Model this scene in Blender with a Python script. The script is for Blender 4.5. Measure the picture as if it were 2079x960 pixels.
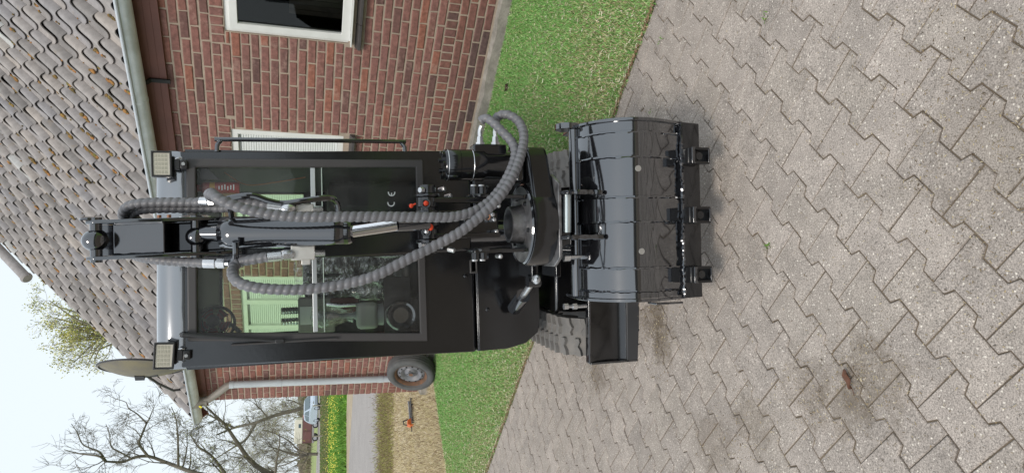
import bpy, math, random
import numpy as np
from mathutils import Vector, Matrix
rnd = random.Random(11)
scene = bpy.context.scene
col = scene.collection
for o in list(bpy.data.objects): bpy.data.objects.remove(o)

# ------------------------------------------------------------------ camera (a phone held sideways: rolled by a quarter turn)
FPX, EYE = 1380.0, 1.6
PIT, ROL = math.atan((1039.5 - 622) / FPX), 0.024
cF = Vector((0, math.cos(PIT), -math.sin(PIT)))
r0, u0 = Vector((1, 0, 0)), Vector((0, math.sin(PIT), math.cos(PIT)))
cR = r0 * math.cos(ROL) + u0 * math.sin(ROL)
cU = -r0 * math.sin(ROL) + u0 * math.cos(ROL)
CP = Vector((0, 0, EYE))
cam = bpy.data.cameras.new('camera'); cam_o = bpy.data.objects.new('camera', cam); col.objects.link(cam_o)
m = Matrix.Identity(4)
for i in range(3):
    m[i][0] = -cU[i]; m[i][1] = cR[i]; m[i][2] = -cF[i]; m[i][3] = CP[i]
cam_o.matrix_world = m
cam.sensor_fit = 'HORIZONTAL'; cam.sensor_width = 36; cam.lens = 36 * FPX / 2079
cam.clip_start = 0.05; cam.clip_end = 3000
scene.camera = cam_o

# ------------------------------------------------------------------ bright overcast sky, weak soft sun
SUN_EL, SUN_AZ = math.radians(50), math.radians(205)      # azimuth clockwise from +Y: behind the camera, to its left
W = bpy.data.worlds.new('World'); scene.world = W; W.use_nodes = True
nt = W.node_tree; nt.nodes.clear()
sky = nt.nodes.new('ShaderNodeTexSky'); sky.sky_type = 'NISHITA'; sky.sun_disc = False
sky.sun_elevation = SUN_EL; sky.sun_rotation = SUN_AZ; sky.dust_density = 4; sky.air_density = 1.2
b1 = nt.nodes.new('ShaderNodeBackground'); b1.inputs[1].default_value = 0.10
b2 = nt.nodes.new('ShaderNodeBackground'); b2.inputs[0].default_value = (0.865, 0.945, 1.0, 1); b2.inputs[1].default_value = 1.04
mx = nt.nodes.new('ShaderNodeMixShader'); mx.inputs[0].default_value = 0.86
wo = nt.nodes.new('ShaderNodeOutputWorld')
nt.links.new(sky.outputs[0], b1.inputs[0]); nt.links.new(b1.outputs[0], mx.inputs[1]); nt.links.new(b2.outputs[0], mx.inputs[2])
nt.links.new(mx.outputs[0], wo.inputs[0])
sl = bpy.data.lights.new('sun', 'SUN'); sl.energy = 1.5; sl.angle = math.radians(14); sl.color = (1, 0.92, 0.82)
so = bpy.data.objects.new('sun', sl); col.objects.link(so)
sd = Vector((math.sin(SUN_AZ) * math.cos(SUN_EL), math.cos(SUN_AZ) * math.cos(SUN_EL), math.sin(SUN_EL)))
so.rotation_euler = sd.to_track_quat('Z', 'Y').to_euler(); so.location = (-4, -8, 12)
scene.view_settings.view_transform = 'Standard'; scene.view_settings.look = 'None'
scene.view_settings.exposure = 0.15; scene.view_settings.gamma = 1.0

# ------------------------------------------------------------------ survey helpers: sight lines from the camera point to a real plane
def ray(px, py): return cF + cR * ((480 - py) / FPX) - cU * ((px - 1039.5) / FPX)
def at_z(px, py, z=0.0):
    d = ray(px, py); return CP + d * ((z - EYE) / d.z)
def at_y(px, py, y):
    d = ray(px, py); return CP + d * (y / d.y)
def at_f(M, px, py, y):                                   # point on the plane y = const of a frame, in frame coordinates
    I = M.inverted(); o = I @ CP; d = I.to_3x3() @ ray(px, py)
    return o + d * ((y - o.y) / d.y)
def proj(p):
    v = Vector(p) - CP; z = v.dot(cF)
    if z < 0.05: return (-9e3, -9e3)
    return (1039.5 - FPX * v.dot(cU) / z, 480 - FPX * v.dot(cR) / z)

# ------------------------------------------------------------------ mesh builder
class MB:
    def __init__(s, M=None): s.v = []; s.f = []; s.M = M
    def add(s, vs, fs):
        n = len(s.v)
        if s.M is not None: vs = [tuple(s.M @ Vector(p)) for p in vs]
        s.v.extend([tuple(p) for p in vs]); s.f.extend([tuple(i + n for i in f) for f in fs]); return s
    def box(s, c, d, R=None):
        x, y, z = d[0] / 2, d[1] / 2, d[2] / 2
        vs = [Vector((a, b, e)) for a in (-x, x) for b in (-y, y) for e in (-z, z)]
        if R is not None: vs = [R @ p for p in vs]
        c = Vector(c)
        return s.add([c + p for p in vs], [(0, 1, 3, 2), (4, 6, 7, 5), (0, 4, 5, 1), (2, 3, 7, 6), (0, 2, 6, 4), (1, 5, 7, 3)])
    def bx(s, x0, x1, y0, y1, z0, z1): return s.box(((x0 + x1) / 2, (y0 + y1) / 2, (z0 + z1) / 2), (abs(x1 - x0), abs(y1 - y0), abs(z1 - z0)))
    def prism(s, pts, a, b, axis='x'):                     # polygon extruded; pts are (y,z) for x, (x,z) for y, (x,y) for z
        def P(p, t): return {'x': (t, p[0], p[1]), 'y': (p[0], t, p[1]), 'z': (p[0], p[1], t)}[axis]
        n = len(pts); vs = [P(p, a) for p in pts] + [P(p, b) for p in pts]
        return s.add(vs, [tuple(range(n))[::-1], tuple(range(n, 2 * n))] + [(i, (i + 1) % n, n + (i + 1) % n, n + i) for i in range(n)])
    def frame(s, o, i, y0, y1):                            # rectangular ring in xz: o, i = (x0,x1,z0,z1)
        R = lambda q, y: [(q[0], y, q[2]), (q[1], y, q[2]), (q[1], y, q[3]), (q[0], y, q[3])]
        return s.ring(R(o, y0), R(i, y0), R(o, y1), R(i, y1))
    def ring(s, A, B, A2, B2):                             # outer/inner loops front, outer/inner loops back
        n = len(A); vs = list(A) + list(B) + list(A2) + list(B2); fs = []
        for k in range(n):
            j = (k + 1) % n
            fs += [(k, j, n + j, n + k), (2 * n + k, 3 * n + k, 3 * n + j, 2 * n + j), (k, 2 * n + k, 2 * n + j, j), (n + k, n + j, 3 * n + j, 3 * n + k)]
        return s.add(vs, fs)
    def tube(s, pts, r, seg=8, cap=True):
        pts = [Vector(p) for p in pts]; n = len(pts)
        rr = r if hasattr(r, '__len__') else [r] * n
        vs = []; nrm = None
        for k in range(n):
            t = (pts[min(k + 1, n - 1)] - pts[max(k - 1, 0)])
            t = t.normalized() if t.length > 1e-9 else Vector((0, 0, 1))
            if nrm is None:
                nrm = t.orthogonal().normalized()
            else:
                nrm = nrm - t * nrm.dot(t)
                nrm = nrm.normalized() if nrm.length > 1e-6 else t.orthogonal().normalized()
            b = t.cross(nrm)
            q = rr[k]
            for a in range(seg):
                th = 2 * math.pi * a / seg
                w = q(th) if callable(q) else q
                vs.append(pts[k] + (nrm * math.cos(th) + b * math.sin(th)) * w)
        fs = [(k * seg + a, k * seg + (a + 1) % seg, (k + 1) * seg + (a + 1) % seg, (k + 1) * seg + a) for k in range(n - 1) for a in range(seg)]
        if cap and seg > 2: fs += [tuple(range(seg))[::-1], tuple((n - 1) * seg + a for a in range(seg))]
        return s.add(vs, fs)
    def cyl(s, a, b, r, r2=None, seg=20): return s.tube([a, b], [r, r if r2 is None else r2], seg)
    def lathe(s, o, ax, prof, seg=24):                     # prof: (radius, height along ax)
        ax = Vector(ax).normalized(); o = Vector(o)
        n1 = ax.orthogonal().normalized(); n2 = ax.cross(n1); vs = []
        for r, h in prof:
            for a in range(seg):
                th = 2 * math.pi * a / seg
                vs.append(o + ax * h + (n1 * math.cos(th) + n2 * math.sin(th)) * r)
        fs = [(k * seg + a, k * seg + (a + 1) % seg, (k + 1) * seg + (a + 1) % seg, (k + 1) * seg + a) for k in range(len(prof) - 1) for a in range(seg)]
        return s.add(vs, fs)
    def hexbolt(s, p, ax, r=0.008, h=0.008):
        ax = Vector(ax).normalized(); p = Vector(p)
        return s.cyl(p - ax * .004, p + ax * h, r, r * .92, 6)
    def ball(s, c, r, seg=12, rings=7, sq=(1, 1, 1)):
        vs = []; c = Vector(c)
        for i in range(rings + 1):
            ph = math.pi * i / rings
            for a in range(seg):
                th = 2 * math.pi * a / seg
                vs.append(c + Vector((r * sq[0] * math.sin(ph) * math.cos(th), r * sq[1] * math.sin(ph) * math.sin(th), r * sq[2] * math.cos(ph))))
        return s.add(vs, [(k * seg + a, (k + 1) * seg + a, (k + 1) * seg + (a + 1) % seg, k * seg + (a + 1) % seg) for k in range(rings) for a in range(seg)])
    def mesh(s, name, mat, smooth=35):
        me = bpy.data.meshes.new(name); me.from_pydata(s.v, [], s.f); me.update()
        if mat is not None: me.materials.append(mat)
        if smooth:
            me.polygons.foreach_set('use_smooth', [True] * len(me.polygons))
            try: me.set_sharp_from_angle(angle=math.radians(smooth))
            except Exception: pass
        return me
    def build(s, name, mat, parent=None, bevel=0, smooth=35, label=None):
        return link(name, s.mesh(name, mat, smooth), parent, bevel, label)
def link(name, me, parent=None, bevel=0, label=None):
    o = bpy.data.objects.new(name, me); col.objects.link(o); o.parent = parent
    if bevel:
        b = o.modifiers.new('bevel', 'BEVEL'); b.width = bevel; b.segments = 2; b.limit_method = 'ANGLE'; b.angle_limit = math.radians(40)
    if label: o['label'] = label
    return o
def tag(o, label=None, cat=None, group=None, kind=None):
    if label: o['label'] = label
    if cat: o['category'] = cat
    if group: o['group'] = group
    if kind: o['kind'] = kind
    return o
def empty(name, loc, label, cat, group=None, rot=(0, 0, 0)):
    o = bpy.data.objects.new(name, None); col.objects.link(o); o.location = loc; o.rotation_euler = rot; o.empty_display_size = 0.1
    return tag(o, label, cat, group)
def spline(P, step=0.01):
    P = [Vector(p) for p in P]; Q = [P[0] * 2 - P[1]] + P + [P[-1] * 2 - P[-2]]; out = []
    for i in range(1, len(Q) - 2):
        a, b, c, d = Q[i - 1:i + 3]; n = max(2, int((c - b).length / step))
        for k in range(n):
            t = k / n
            out.append(0.5 * ((2 * b) + (c - a) * t + (2 * a - 5 * b + 4 * c - d) * t * t + (3 * b - a - 3 * c + d) * t ** 3))
    out.append(P[-1]); return out

# ------------------------------------------------------------------ materials
def nodes(name):
    m = bpy.data.materials.new(name); m.use_nodes = True; t = m.node_tree
    return m, t, t.nodes['Principled BSDF'], t.nodes['Material Output']
def N(t, typ, **kw):
    n = t.nodes.new(typ)
    for k, v in kw.items(): setattr(n, k, v)
    return n
def ramp(t, fac, stops):
    r = N(t, 'ShaderNodeValToRGB'); e = r.color_ramp.elements
    while len(e) < len(stops): e.new(0.5)
    for q, (p, c) in zip(e, stops): q.position = p; q.color = (*c, 1)
    t.links.new(fac, r.inputs[0]); return r.outputs[0]
def noise(t, scale, detail=4, rough=0.6, vec=None, out=0):
    n = N(t, 'ShaderNodeTexNoise'); n.inputs['Scale'].default_value = scale; n.inputs['Detail'].default_value = detail; n.inputs['Roughness'].default_value = rough
    t.links.new(vec if vec is not None else N(t, 'ShaderNodeTexCoord').outputs['Object'], n.inputs['Vector']); return n.outputs[out]
def mixc(t, f, a, b, mode='MIX'):
    n = N(t, 'ShaderNodeMix', data_type='RGBA', blend_type=mode)
    for s, v in ((0, f), (6, a), (7, b)):
        if hasattr(v, 'links'): t.links.new(v, n.inputs[s])
        else: n.inputs[s].default_value = v if s == 0 else (*v, 1)
    return n.outputs[2]
def math_n(t, op, a, b=0.0):
    n = N(t, 'ShaderNodeMath', operation=op)
    for s, v in ((0, a), (1, b)):
        if hasattr(v, 'links'): t.links.new(v, n.inputs[s])
        else: n.inputs[s].default_value = v
    return n.outputs[0]
def bump(t, p, h, strength=0.3, dist=0.005):
    b = N(t, 'ShaderNodeBump'); b.inputs['Strength'].default_value = strength; b.inputs['Distance'].default_value = dist
    t.links.new(h, b.inputs['Height']); t.links.new(b.outputs[0], p.inputs['Normal'])
def mat(name, c, rough=0.5, metal=0.0, c2=None, scale=8.0, bscale=0, bstr=0.2, bdist=0.002, coat=0.0, rvar=0.0, spec=None, ior=None, stint=None):
    m, t, p, o = nodes(name)
    p.inputs['Base Color'].default_value = (*c, 1); p.inputs['Roughness'].default_value = rough; p.inputs['Metallic'].default_value = metal
    if spec is not None: p.inputs['Specular IOR Level'].default_value = spec
    if stint: p.inputs['Specular Tint'].default_value = (*stint, 1); p.inputs['Coat Tint'].default_value = (*stint, 1)
    if ior: p.inputs['IOR'].default_value = ior
    if coat: p.inputs['Coat Weight'].default_value = coat; p.inputs['Coat Roughness'].default_value = 0.04; p.inputs['Coat IOR'].default_value = ior or 1.5
    if c2:
        f = ramp(t, noise(t, scale), [(0.35, c), (0.68, c2)]); t.links.new(f, p.inputs['Base Color'])
    if rvar:
        r = N(t, 'ShaderNodeMapRange'); r.inputs[3].default_value = max(0.03, rough - rvar); r.inputs[4].default_value = rough + rvar
        t.links.new(noise(t, scale * 2.3), r.inputs[0]); t.links.new(r.outputs[0], p.inputs['Roughness'])
    if bscale: bump(t, p, noise(t, bscale, 3), bstr, bdist)
    return m
def glass(name, tint, refl=1.0, rough=0.01, dirt_haze=0.0):
    m, t, p, o = nodes(name); t.nodes.remove(p)
    tr = N(t, 'ShaderNodeBsdfTransparent'); tr.inputs[0].default_value = (*tint, 1)
    g = N(t, 'ShaderNodeBsdfGlossy'); g.inputs['Roughness'].default_value = rough
    f = N(t, 'ShaderNodeFresnel'); f.inputs[0].default_value = 1.5
    mm = N(t, 'ShaderNodeMixShader')
    t.links.new(math_n(t, 'MULTIPLY', f.outputs[0], refl), mm.inputs[0]); t.links.new(tr.outputs[0], mm.inputs[1]); t.links.new(g.outputs[0], mm.inputs[2])
    out = mm.outputs[0]
    if dirt_haze:  # patchy grime film that also greys the panes in place of reflections
        d = N(t, 'ShaderNodeBsdfDiffuse'); d.inputs[0].default_value = (.6, .62, .62, 1); m2 = N(t, 'ShaderNodeMixShader')
        r = N(t, 'ShaderNodeMapRange'); r.inputs[1].default_value = .4; r.inputs[2].default_value = .8; r.inputs[3].default_value = dirt_haze * .3; r.inputs[4].default_value = dirt_haze
        t.links.new(noise(t, 9, 6), r.inputs[0]); t.links.new(r.outputs[0], m2.inputs[0]); t.links.new(out, m2.inputs[1]); t.links.new(d.outputs[0], m2.inputs[2]); out = m2.outputs[0]
    t.links.new(out, o.inputs[0]); return m
def piece_mat(name, stops, rough, island, nscale=30, bstr=0.4, bdist=0.003, stain=None, dark=0.6):
    """one colour of its own for each piece: by object for single pieces, by mesh island for joined ones"""
    m, t, p, o = nodes(name)
    r = N(t, 'ShaderNodeNewGeometry').outputs['Random Per Island'] if island else N(t, 'ShaderNodeObjectInfo').outputs['Random']
    base = ramp(t, r, stops)
    wc = N(t, 'ShaderNodeNewGeometry').outputs['Position']
    n1 = noise(t, nscale, 6, .65, wc); n2 = noise(t, nscale * 5, 3, .6, wc)
    c = mixc(t, 1.0, base, ramp(t, n1, [(0.28, (dark,) * 3), (0.72, (1.25,) * 3)]), 'MULTIPLY')
    if stain:
        sc, colr, lo, hi = stain
        k = N(t, 'ShaderNodeMapRange'); k.inputs[1].default_value = lo; k.inputs[2].default_value = hi
        t.links.new(noise(t, sc, 5, .7, wc), k.inputs[0]); c = mixc(t, k.outputs[0], c, colr)
    t.links.new(c, p.inputs['Base Color']); p.inputs['Roughness'].default_value = rough
    bump(t, p, math_n(t, 'ADD', n1, math_n(t, 'MULTIPLY', n2, .5)), bstr, bdist)
    return m
# ------------------------------------------------------------------ layout of the yard: dW runs along the house wall, nW into the house
B0 = Vector((1.983, 5.474, 0)); dW = Vector((-.7469, .6649, 0)).normalized(); nW = Vector((.6649, .7469, 0)).normalized()
EDGE = 2.99                                             # n-coordinate of the border between pavers and lawn
WALLN = B0.dot(nW)
def yard(s, n, z=0.0): return B0 + dW * s + nW * (n - WALLN) + Vector((0, 0, z))

# far ground: one sheet to the horizon
gm, t, p, o = nodes('meadow_ground')
c = ramp(t, noise(t, .35, 8), [(.3, (.10, .17, .03)), (.55, (.16, .25, .05)), (.75, (.24, .27, .08))])
t.links.new(c, p.inputs['Base Color']); p.inputs['Roughness'].default_value = .9; bump(t, p, noise(t, 6, 6), .6, .05)
g = MB().add([(-900, -60, -.05), (900, -60, -.05), (900, 1500, -.05), (-900, 1500, -.05)], [(0, 1, 2, 3)]).build('ground', gm, None, smooth=0)
tag(g, kind='structure')
def sheet(name, pts, z, m, kind='structure'):
    o = MB().add([(q[0], q[1], z) for q in pts], [tuple(range(len(pts)))]).build(name, m, None, smooth=0)
    return tag(o, kind=kind)
def strip(name, xa, xb, m, z, ya=730, yb=1080):         # band that crosses the view: far edge xa = (x at y 800, x at y 955), near edge xb
    def e(q, y): return at_z(q[0] + (q[1] - q[0]) * (y - 800) / 155, y, 0)
    ys = [ya, 800, 880, 955, yb]
    return sheet(name, [e(xa, y) for y in ys] + [e(xb, y) for y in ys[::-1]], z, m)
M_asph, t, p, o = nodes('asphalt_lane')
c = ramp(t, noise(t, 1.2, 8), [(.3, (.30, .27, .255)), (.7, (.41, .37, .35))]); c = mixc(t, .5, c, ramp(t, noise(t, 60, 3), [(.3, (.13, .12, .12)), (.7, (.42, .4, .38))]))
t.links.new(c, p.inputs['Base Color']); p.inputs['Roughness'].default_value = .9
def turf(name, stops, sc, fine=25, vec_stretch=None):
    m, t, p, o = nodes(name)
    tc = N(t, 'ShaderNodeTexCoord').outputs['Object']; mp = N(t, 'ShaderNodeMapping'); t.links.new(tc, mp.inputs[0])
    if vec_stretch: mp.inputs['Rotation'].default_value = (0, 0, vec_stretch[0]); mp.inputs['Scale'].default_value = (vec_stretch[1], vec_stretch[2], 1)
    a = noise(t, sc, 7, .65, mp.outputs[0]); b = noise(t, fine, 5, .7, mp.outputs[0])
    f = math_n(t, 'ADD', math_n(t, 'MULTIPLY', a, .55), math_n(t, 'MULTIPLY', b, .45))
    t.links.new(ramp(t, f, stops), p.inputs['Base Color']); p.inputs['Roughness'].default_value = .95
    bump(t, p, b, .7, .03); return m
M_dry = turf('dry_mown_grass', [(.36, (.20, .15, .09)), (.44, (.46, .38, .25)), (.50, (.60, .52, .38)), (.56, (.52, .42, .24)), (.64, (.36, .38, .14))], .9, 9, (.75, 3.0, 1))
M_weedy = turf('weedy_verge', [(.38, (.13, .09, .06)), (.48, (.30, .22, .15)), (.56, (.28, .27, .10)), (.64, (.33, .33, .07))], 2, 9)
M_pale = turf('pale_verge', [(.4, (.33, .27, .18)), (.6, (.44, .36, .26))], 2, 12)
M_bright = turf('bright_meadow', [(.36, (.09, .20, .025)), (.5, (.17, .33, .04)), (.64, (.30, .40, .06))], 1.2, 10)
M_bank = turf('ditch_bank', [(.38, (.05, .09, .02)), (.5, (.12, .20, .04)), (.62, (.26, .23, .13))], .8, 5)
M_field = turf('far_field', [(.4, (.22, .28, .09)), (.6, (.33, .36, .15))], .05, .6)
strip('far_field', (629, 626), (652, 646), M_field, -.046, 700, 1200)
strip('far_road', (647, 641), (652, 648), M_asph, -.040, 700, 1200)
strip('ditch_bank', (652, 648), (673, 667), M_bank, -.042, 700, 1200)
strip('meadow_verge', (672, 666), (704, 699), M_bright, -.036, 700, 1200)
strip('lane_edge', (703, 698), (716, 708), M_pale, -.032, 700, 1200)
strip('lane', (715, 706), (770, 774), M_asph, -.026, 700, 1200)
strip('lane_verge', (768, 772), (792, 800), M_weedy, -.022, 700, 1200)
sheet('mown_strip', [yard(4.9, EDGE - 3), yard(4.9, WALLN + .4), yard(5.6, WALLN + .4), yard(5.6, 12), yard(9.5, 9.5), yard(9.0, EDGE - 3)], -.014, M_dry)

# unseen bank added behind the camera so the black paintwork mirrors something dark
b = MB(); R_ = random.Random(1); na = 60
for i in range(na + 1):
    a = math.radians(100 + 160 * i / na); h = 2.9 + .5 * math.sin(i * .7) + R_.uniform(-.3, .3)
    for d_, z in ((13, -.06), (14.5, h * .55), (17, h), (24, h * .8), (30, -.06)): b.v.append((math.sin(a) * d_, math.cos(a) * d_ - 1, z + R_.uniform(-.2, .2) * (z > 0)))
b.f = [(i * 5 + k, i * 5 + k + 1, (i + 1) * 5 + k + 1, (i + 1) * 5 + k) for i in range(na) for k in range(4)]
tag(b.build('reflection_bank', mat('reflection_bank_dark', (.06, .055, .045), .9, c2=(.10, .09, .075), scale=1.5, bscale=3, bstr=1, bdist=.2), None, smooth=60), kind='structure')
# ---- the paved drive
M_sand = mat('joint_sand', (.20, .155, .11), .95, c2=(.10, .078, .055), scale=9, bscale=60, bstr=.5)
drive = sheet('driveway', [yard(-9, EDGE), yard(-9, -12), yard(7.5, -12), yard(7.5, EDGE)], -.007, M_sand)
PSTOP = [(0, (.30, .262, .233)), (.35, (.352, .306, .272)), (.7, (.328, .286, .25)), (1, (.382, .332, .296))]
def paver_mat(name, island):
    m = piece_mat(name, PSTOP, .85, island, nscale=9, bstr=.4, bdist=.0025, stain=(1.35, (.18, .145, .115), .62, .80), dark=.80)
    t = m.node_tree; p = t.nodes['Principled BSDF']; wc = N(t, 'ShaderNodeNewGeometry').outputs['Position']
    src = p.inputs['Base Color'].links[0].from_socket
    def sm(v, a, b):
        k = N(t, 'ShaderNodeMapRange'); k.inputs[1].default_value = a; k.inputs[2].default_value = b; t.links.new(v, k.inputs[0]); return k.outputs[0]
    v = N(t, 'ShaderNodeTexVoronoi'); v.inputs['Scale'].default_value = 120; t.links.new(wc, v.inputs[0])   # exposed stone grains
    bw = N(t, 'ShaderNodeSeparateColor'); t.links.new(v.outputs['Color'], bw.inputs[0])
    pale = math_n(t, 'MULTIPLY', sm(v.outputs['Distance'], .42, .30), sm(bw.outputs[0], .86, .89))
    src = mixc(t, math_n(t, 'MULTIPLY', pale, .8), src, (.70, .64, .56))
    g1 = noise(t, 190, 2, .5, wc)
    src = mixc(t, math_n(t, 'MULTIPLY', sm(g1, .60, .70), .6), src, (.52, .47, .42))
    src = mixc(t, math_n(t, 'MULTIPLY', sm(g1, .41, .31), .75), src, (.13, .115, .10))
    fine = noise(t, 260, 2, .5, wc); src = mixc(t, .8, src, ramp(t, fine, [(.3, (.48,) * 3), (.7, (1.50,) * 3)]), 'MULTIPLY')
    for (px, py, rad, amt) in ((1760, 770, .16, .42), (1700, 830, .13, .4), (1640, 790, .13, .3), (1330, 640, .14, .7), (1345, 700, .12, .55), (1450, 900, .18, .35), (1530, 860, .12, .35), (1215, 760, .12, .5), (2010, 300, .30, .2)):   # soil trodden in
        q = at_z(px, py, 0); d = N(t, 'ShaderNodeVectorMath', operation='DISTANCE'); t.links.new(wc, d.inputs[0]); d.inputs[1].default_value = (q.x, q.y, q.z)
        f = math_n(t, 'ADD', d.outputs['Value'], math_n(t, 'MULTIPLY', math_n(t, 'SUBTRACT', noise(t, 11, 8, .75, wc), .5), rad * 4.2))
        src = mixc(t, math_n(t, 'MULTIPLY', sm(f, rad, rad * .35), amt), src, (.125, .095, .065))
    t.links.new(src, p.inputs['Base Color']); return m
M_pav, M_pavs = paver_mat('concrete_paver', False), paver_mat('concrete_paver_joined', True)
PN, PD, AMP = .2, .143, .0150
def paver_outline(gap):
    hn, hd = PN / 2 - gap, PD / 2 - gap
    side = [(-hn, AMP), (-.057, AMP), (-.043, -AMP), (.043, -AMP), (.057, AMP), (hn, AMP)]
    P = [(n, hd + a) for n, a in side] + [(n, -hd - a) for n, a in side[::-1]]
    return P
def inset(P, g):                                        # move every edge inwards by g
    out = []; k = len(P)
    for i in range(k):
        a, b, c = Vector(P[i - 1]), Vector(P[i]), Vector(P[(i + 1) % k]); d1 = (b - a).normalized(); d2 = (c - b).normalized()
        n1, n2 = Vector((d1.y, -d1.x)), Vector((d2.y, -d2.x)); out.append(tuple(b + (n1 + n2) * (g / (1 + n1.dot(n2)))))
    return out
def paver_geo(var):
    R = random.Random(var); k = 12
    A = inset(paver_outline(0), .0021); Bq = inset(paver_outline(0), .0050)
    tz = [R.uniform(-.0012, .0012) for _ in range(3)]
    h = lambda q: tz[0] + tz[1] * q[0] * 9 + tz[2] * q[1] * 9
    vs = [(q[0], q[1], -.03) for q in A] + [(q[0], q[1], h(q) - .0035) for q in A] + [(q[0], q[1], h(q)) for q in Bq]
    fs = [(i, i + k if False else (i + 1) % k, k + (i + 1) % k, k + i)[::1] for i in range(k)] + [(k + i, k + (i + 1) % k, 2 * k + (i + 1) % k, 2 * k + i) for i in range(k)] + [tuple(2 * k + i for i in range(k))]
    return vs, [f[::-1] for f in fs]
PG = [paver_geo(v) for v in range(6)]
PME = []
for vs, fs in PG:
    b = MB(); b.add(vs, fs); PME.append(b.mesh('paver', M_pav, 25))
RW = Matrix((( nW.x, dW.x, 0), (nW.y, dW.y, 0), (0, 0, 1)))      # paver frame: x along nW, y along dW
cells = []
for j in range(-20, 54):
    s = .05 + j * PD
    for i in range(-26, 28):
        n = EDGE - PN * (.5 if j % 2 else 1.0) - (i - 1) * PN
        if n + PN / 2 > EDGE + .11 or n < -2.1: continue
        c = yard(s, n); q = proj(c)
        vis = -80 < q[0] < 2160 and -80 < q[1] < 1040
        if not (-700 < q[0] < 3000 and -900 < q[1] < 1900): continue
        hid = 1090 < q[0] < 1400 and 255 < q[1] < 610
        e1, e2 = proj(c + nW * .1), proj(c + dW * .07)
        area = abs((e1[0] - q[0]) * (e2[1] - q[1]) - (e1[1] - q[1]) * (e2[0] - q[0])) if vis and not hid else 0
        cells.append((area, c, n, i, j))
cells.sort(key=lambda a: -a[0])
pv = MB(); npv = 0
for k, (area, c, n, i, j) in enumerate(cells):
    jz = rnd.uniform(-.0025, .0025); rot = Matrix.Rotation(rnd.uniform(-.012, .012), 3, 'Z'); var = rnd.randrange(6)
    half = n + PN / 2 > EDGE + .01                                      # border stones are cut in half
    if k < 300 and not half and area > 0:
        o = link('paver', PME[var], drive); M = (RW @ rot).to_4x4(); M.translation = Vector((c.x, c.y, jz)); o.matrix_local = M; npv += 1
    else:
        vs, fs = PG[var]
        if half: vs = [(min(a, 0.0), b2, z) for a, b2, z in vs]
        pv.add([RW @ (rot @ Vector(v)) + Vector((c.x, c.y, jz)) for v in vs], fs)
o = pv.build('paver_field', M_pavs, drive, smooth=25); tag(o, kind='stuff')

# ---- lawn
M_soil = mat('lawn_soil', (.13, .20, .06), .95, c2=(.20, .19, .10), scale=5, bscale=40)
sheet('lawn', [yard(-2.6, EDGE), yard(-2.6, WALLN), yard(4.95, WALLN), yard(4.95, EDGE)], -.004, M_soil)
def blades(name, s0, s1, n0, n1, count, hgt, cols, wid=.0035, lean=.6, seed=1, clip=None, pow_edge=True):
    R = np.random.default_rng(seed)
    s = R.uniform(s0, s1, count); n = R.uniform(n0, n1, count)
    x = B0.x + dW.x * s + nW.x * (n - WALLN); y = B0.y + dW.y * s + nW.y * (n - WALLN)
    a = R.uniform(0, 2 * np.pi, count); h = hgt * R.uniform(.5, 1.25, count); l = h * R.uniform(0, lean, count) * 1.3; th = R.uniform(0, 2 * np.pi, count)
    w = wid * R.uniform(.6, 1.4, count)
    V = np.zeros((count, 3, 3))
    V[:, 0, 0] = x - np.cos(a) * w; V[:, 0, 1] = y - np.sin(a) * w
    V[:, 1, 0] = x + np.cos(a) * w; V[:, 1, 1] = y + np.sin(a) * w
    V[:, 2, 0] = x + np.cos(th) * l; V[:, 2, 1] = y + np.sin(th) * l; V[:, 2, 2] = h
    V[:, :2, 2] = -.004
    if clip is not None: V[:, :, 2] += clip
    return tri_object(name, V, color_pick(R, cols, s, n))
def color_pick(R, cols, s, n):
    dry = np.clip(1 - (n - EDGE) / 1.5, 0, 1) * .75 + .35 * (np.sin(s * 2.1) * np.sin(n * 3.3 + s) > .3)
    k = R.uniform(0, 1, len(s)); isd = k < .14 + .62 * dry * R.uniform(0, 1, len(s)) ** .6
    C = np.array(cols[0])[R.integers(0, len(cols[0]), len(s))]; D = np.array(cols[1])[R.integers(0, len(cols[1]), len(s))]
    return np.where(isd[:, None], D, C) * R.uniform(.75, 1.25, len(s))[:, None]
def tri_object(name, V, C, matl=None, per=3):
    cnt = len(V); me = bpy.data.meshes.new(name)
    me.vertices.add(cnt * per); me.vertices.foreach_set('co', V.reshape(-1).astype(np.float32))
    me.loops.add(cnt * per); me.loops.foreach_set('vertex_index', np.arange(cnt * per, dtype=np.int32))
    me.polygons.add(cnt); me.polygons.foreach_set('loop_start', np.arange(0, cnt * per, per, dtype=np.int32))
    try: me.polygons.foreach_set('loop_total', np.full(cnt, per, dtype=np.int32))
    except Exception: pass
    ca = me.color_attributes.new('tone', 'FLOAT_COLOR', 'POINT')
    cc = np.ones((cnt, per, 4), np.float32); cc[:, :, :3] = C[:, None, :]; ca.data.foreach_set('color', cc.reshape(-1))
    me.update(); me.validate(); me.materials.append(matl or M_blade)
    return link(name, me)
M_blade, t, p, o = nodes('grass_blade')
at_n = N(t, 'ShaderNodeAttribute', attribute_name='tone'); t.links.new(at_n.outputs['Color'], p.inputs['Base Color'])
p.inputs['Roughness'].default_value = .6; p.inputs['Specular IOR Level'].default_value = .25
GC = [[(.21, .45, .12), (.24, .49, .14), (.28, .53, .16), (.16, .37, .09), (.32, .54, .18)], [(.58, .50, .30), (.66, .59, .40), (.40, .36, .20), (.38, .42, .16)]]
tag(blades('lawn_grass', -1.2, 4.95, EDGE - .012, WALLN - .02, 260000, .0165, GC, .0030, 1.2, 3), 'short green lawn mixed with dry clippings beside the brick wall', 'grass', kind='stuff')
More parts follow.
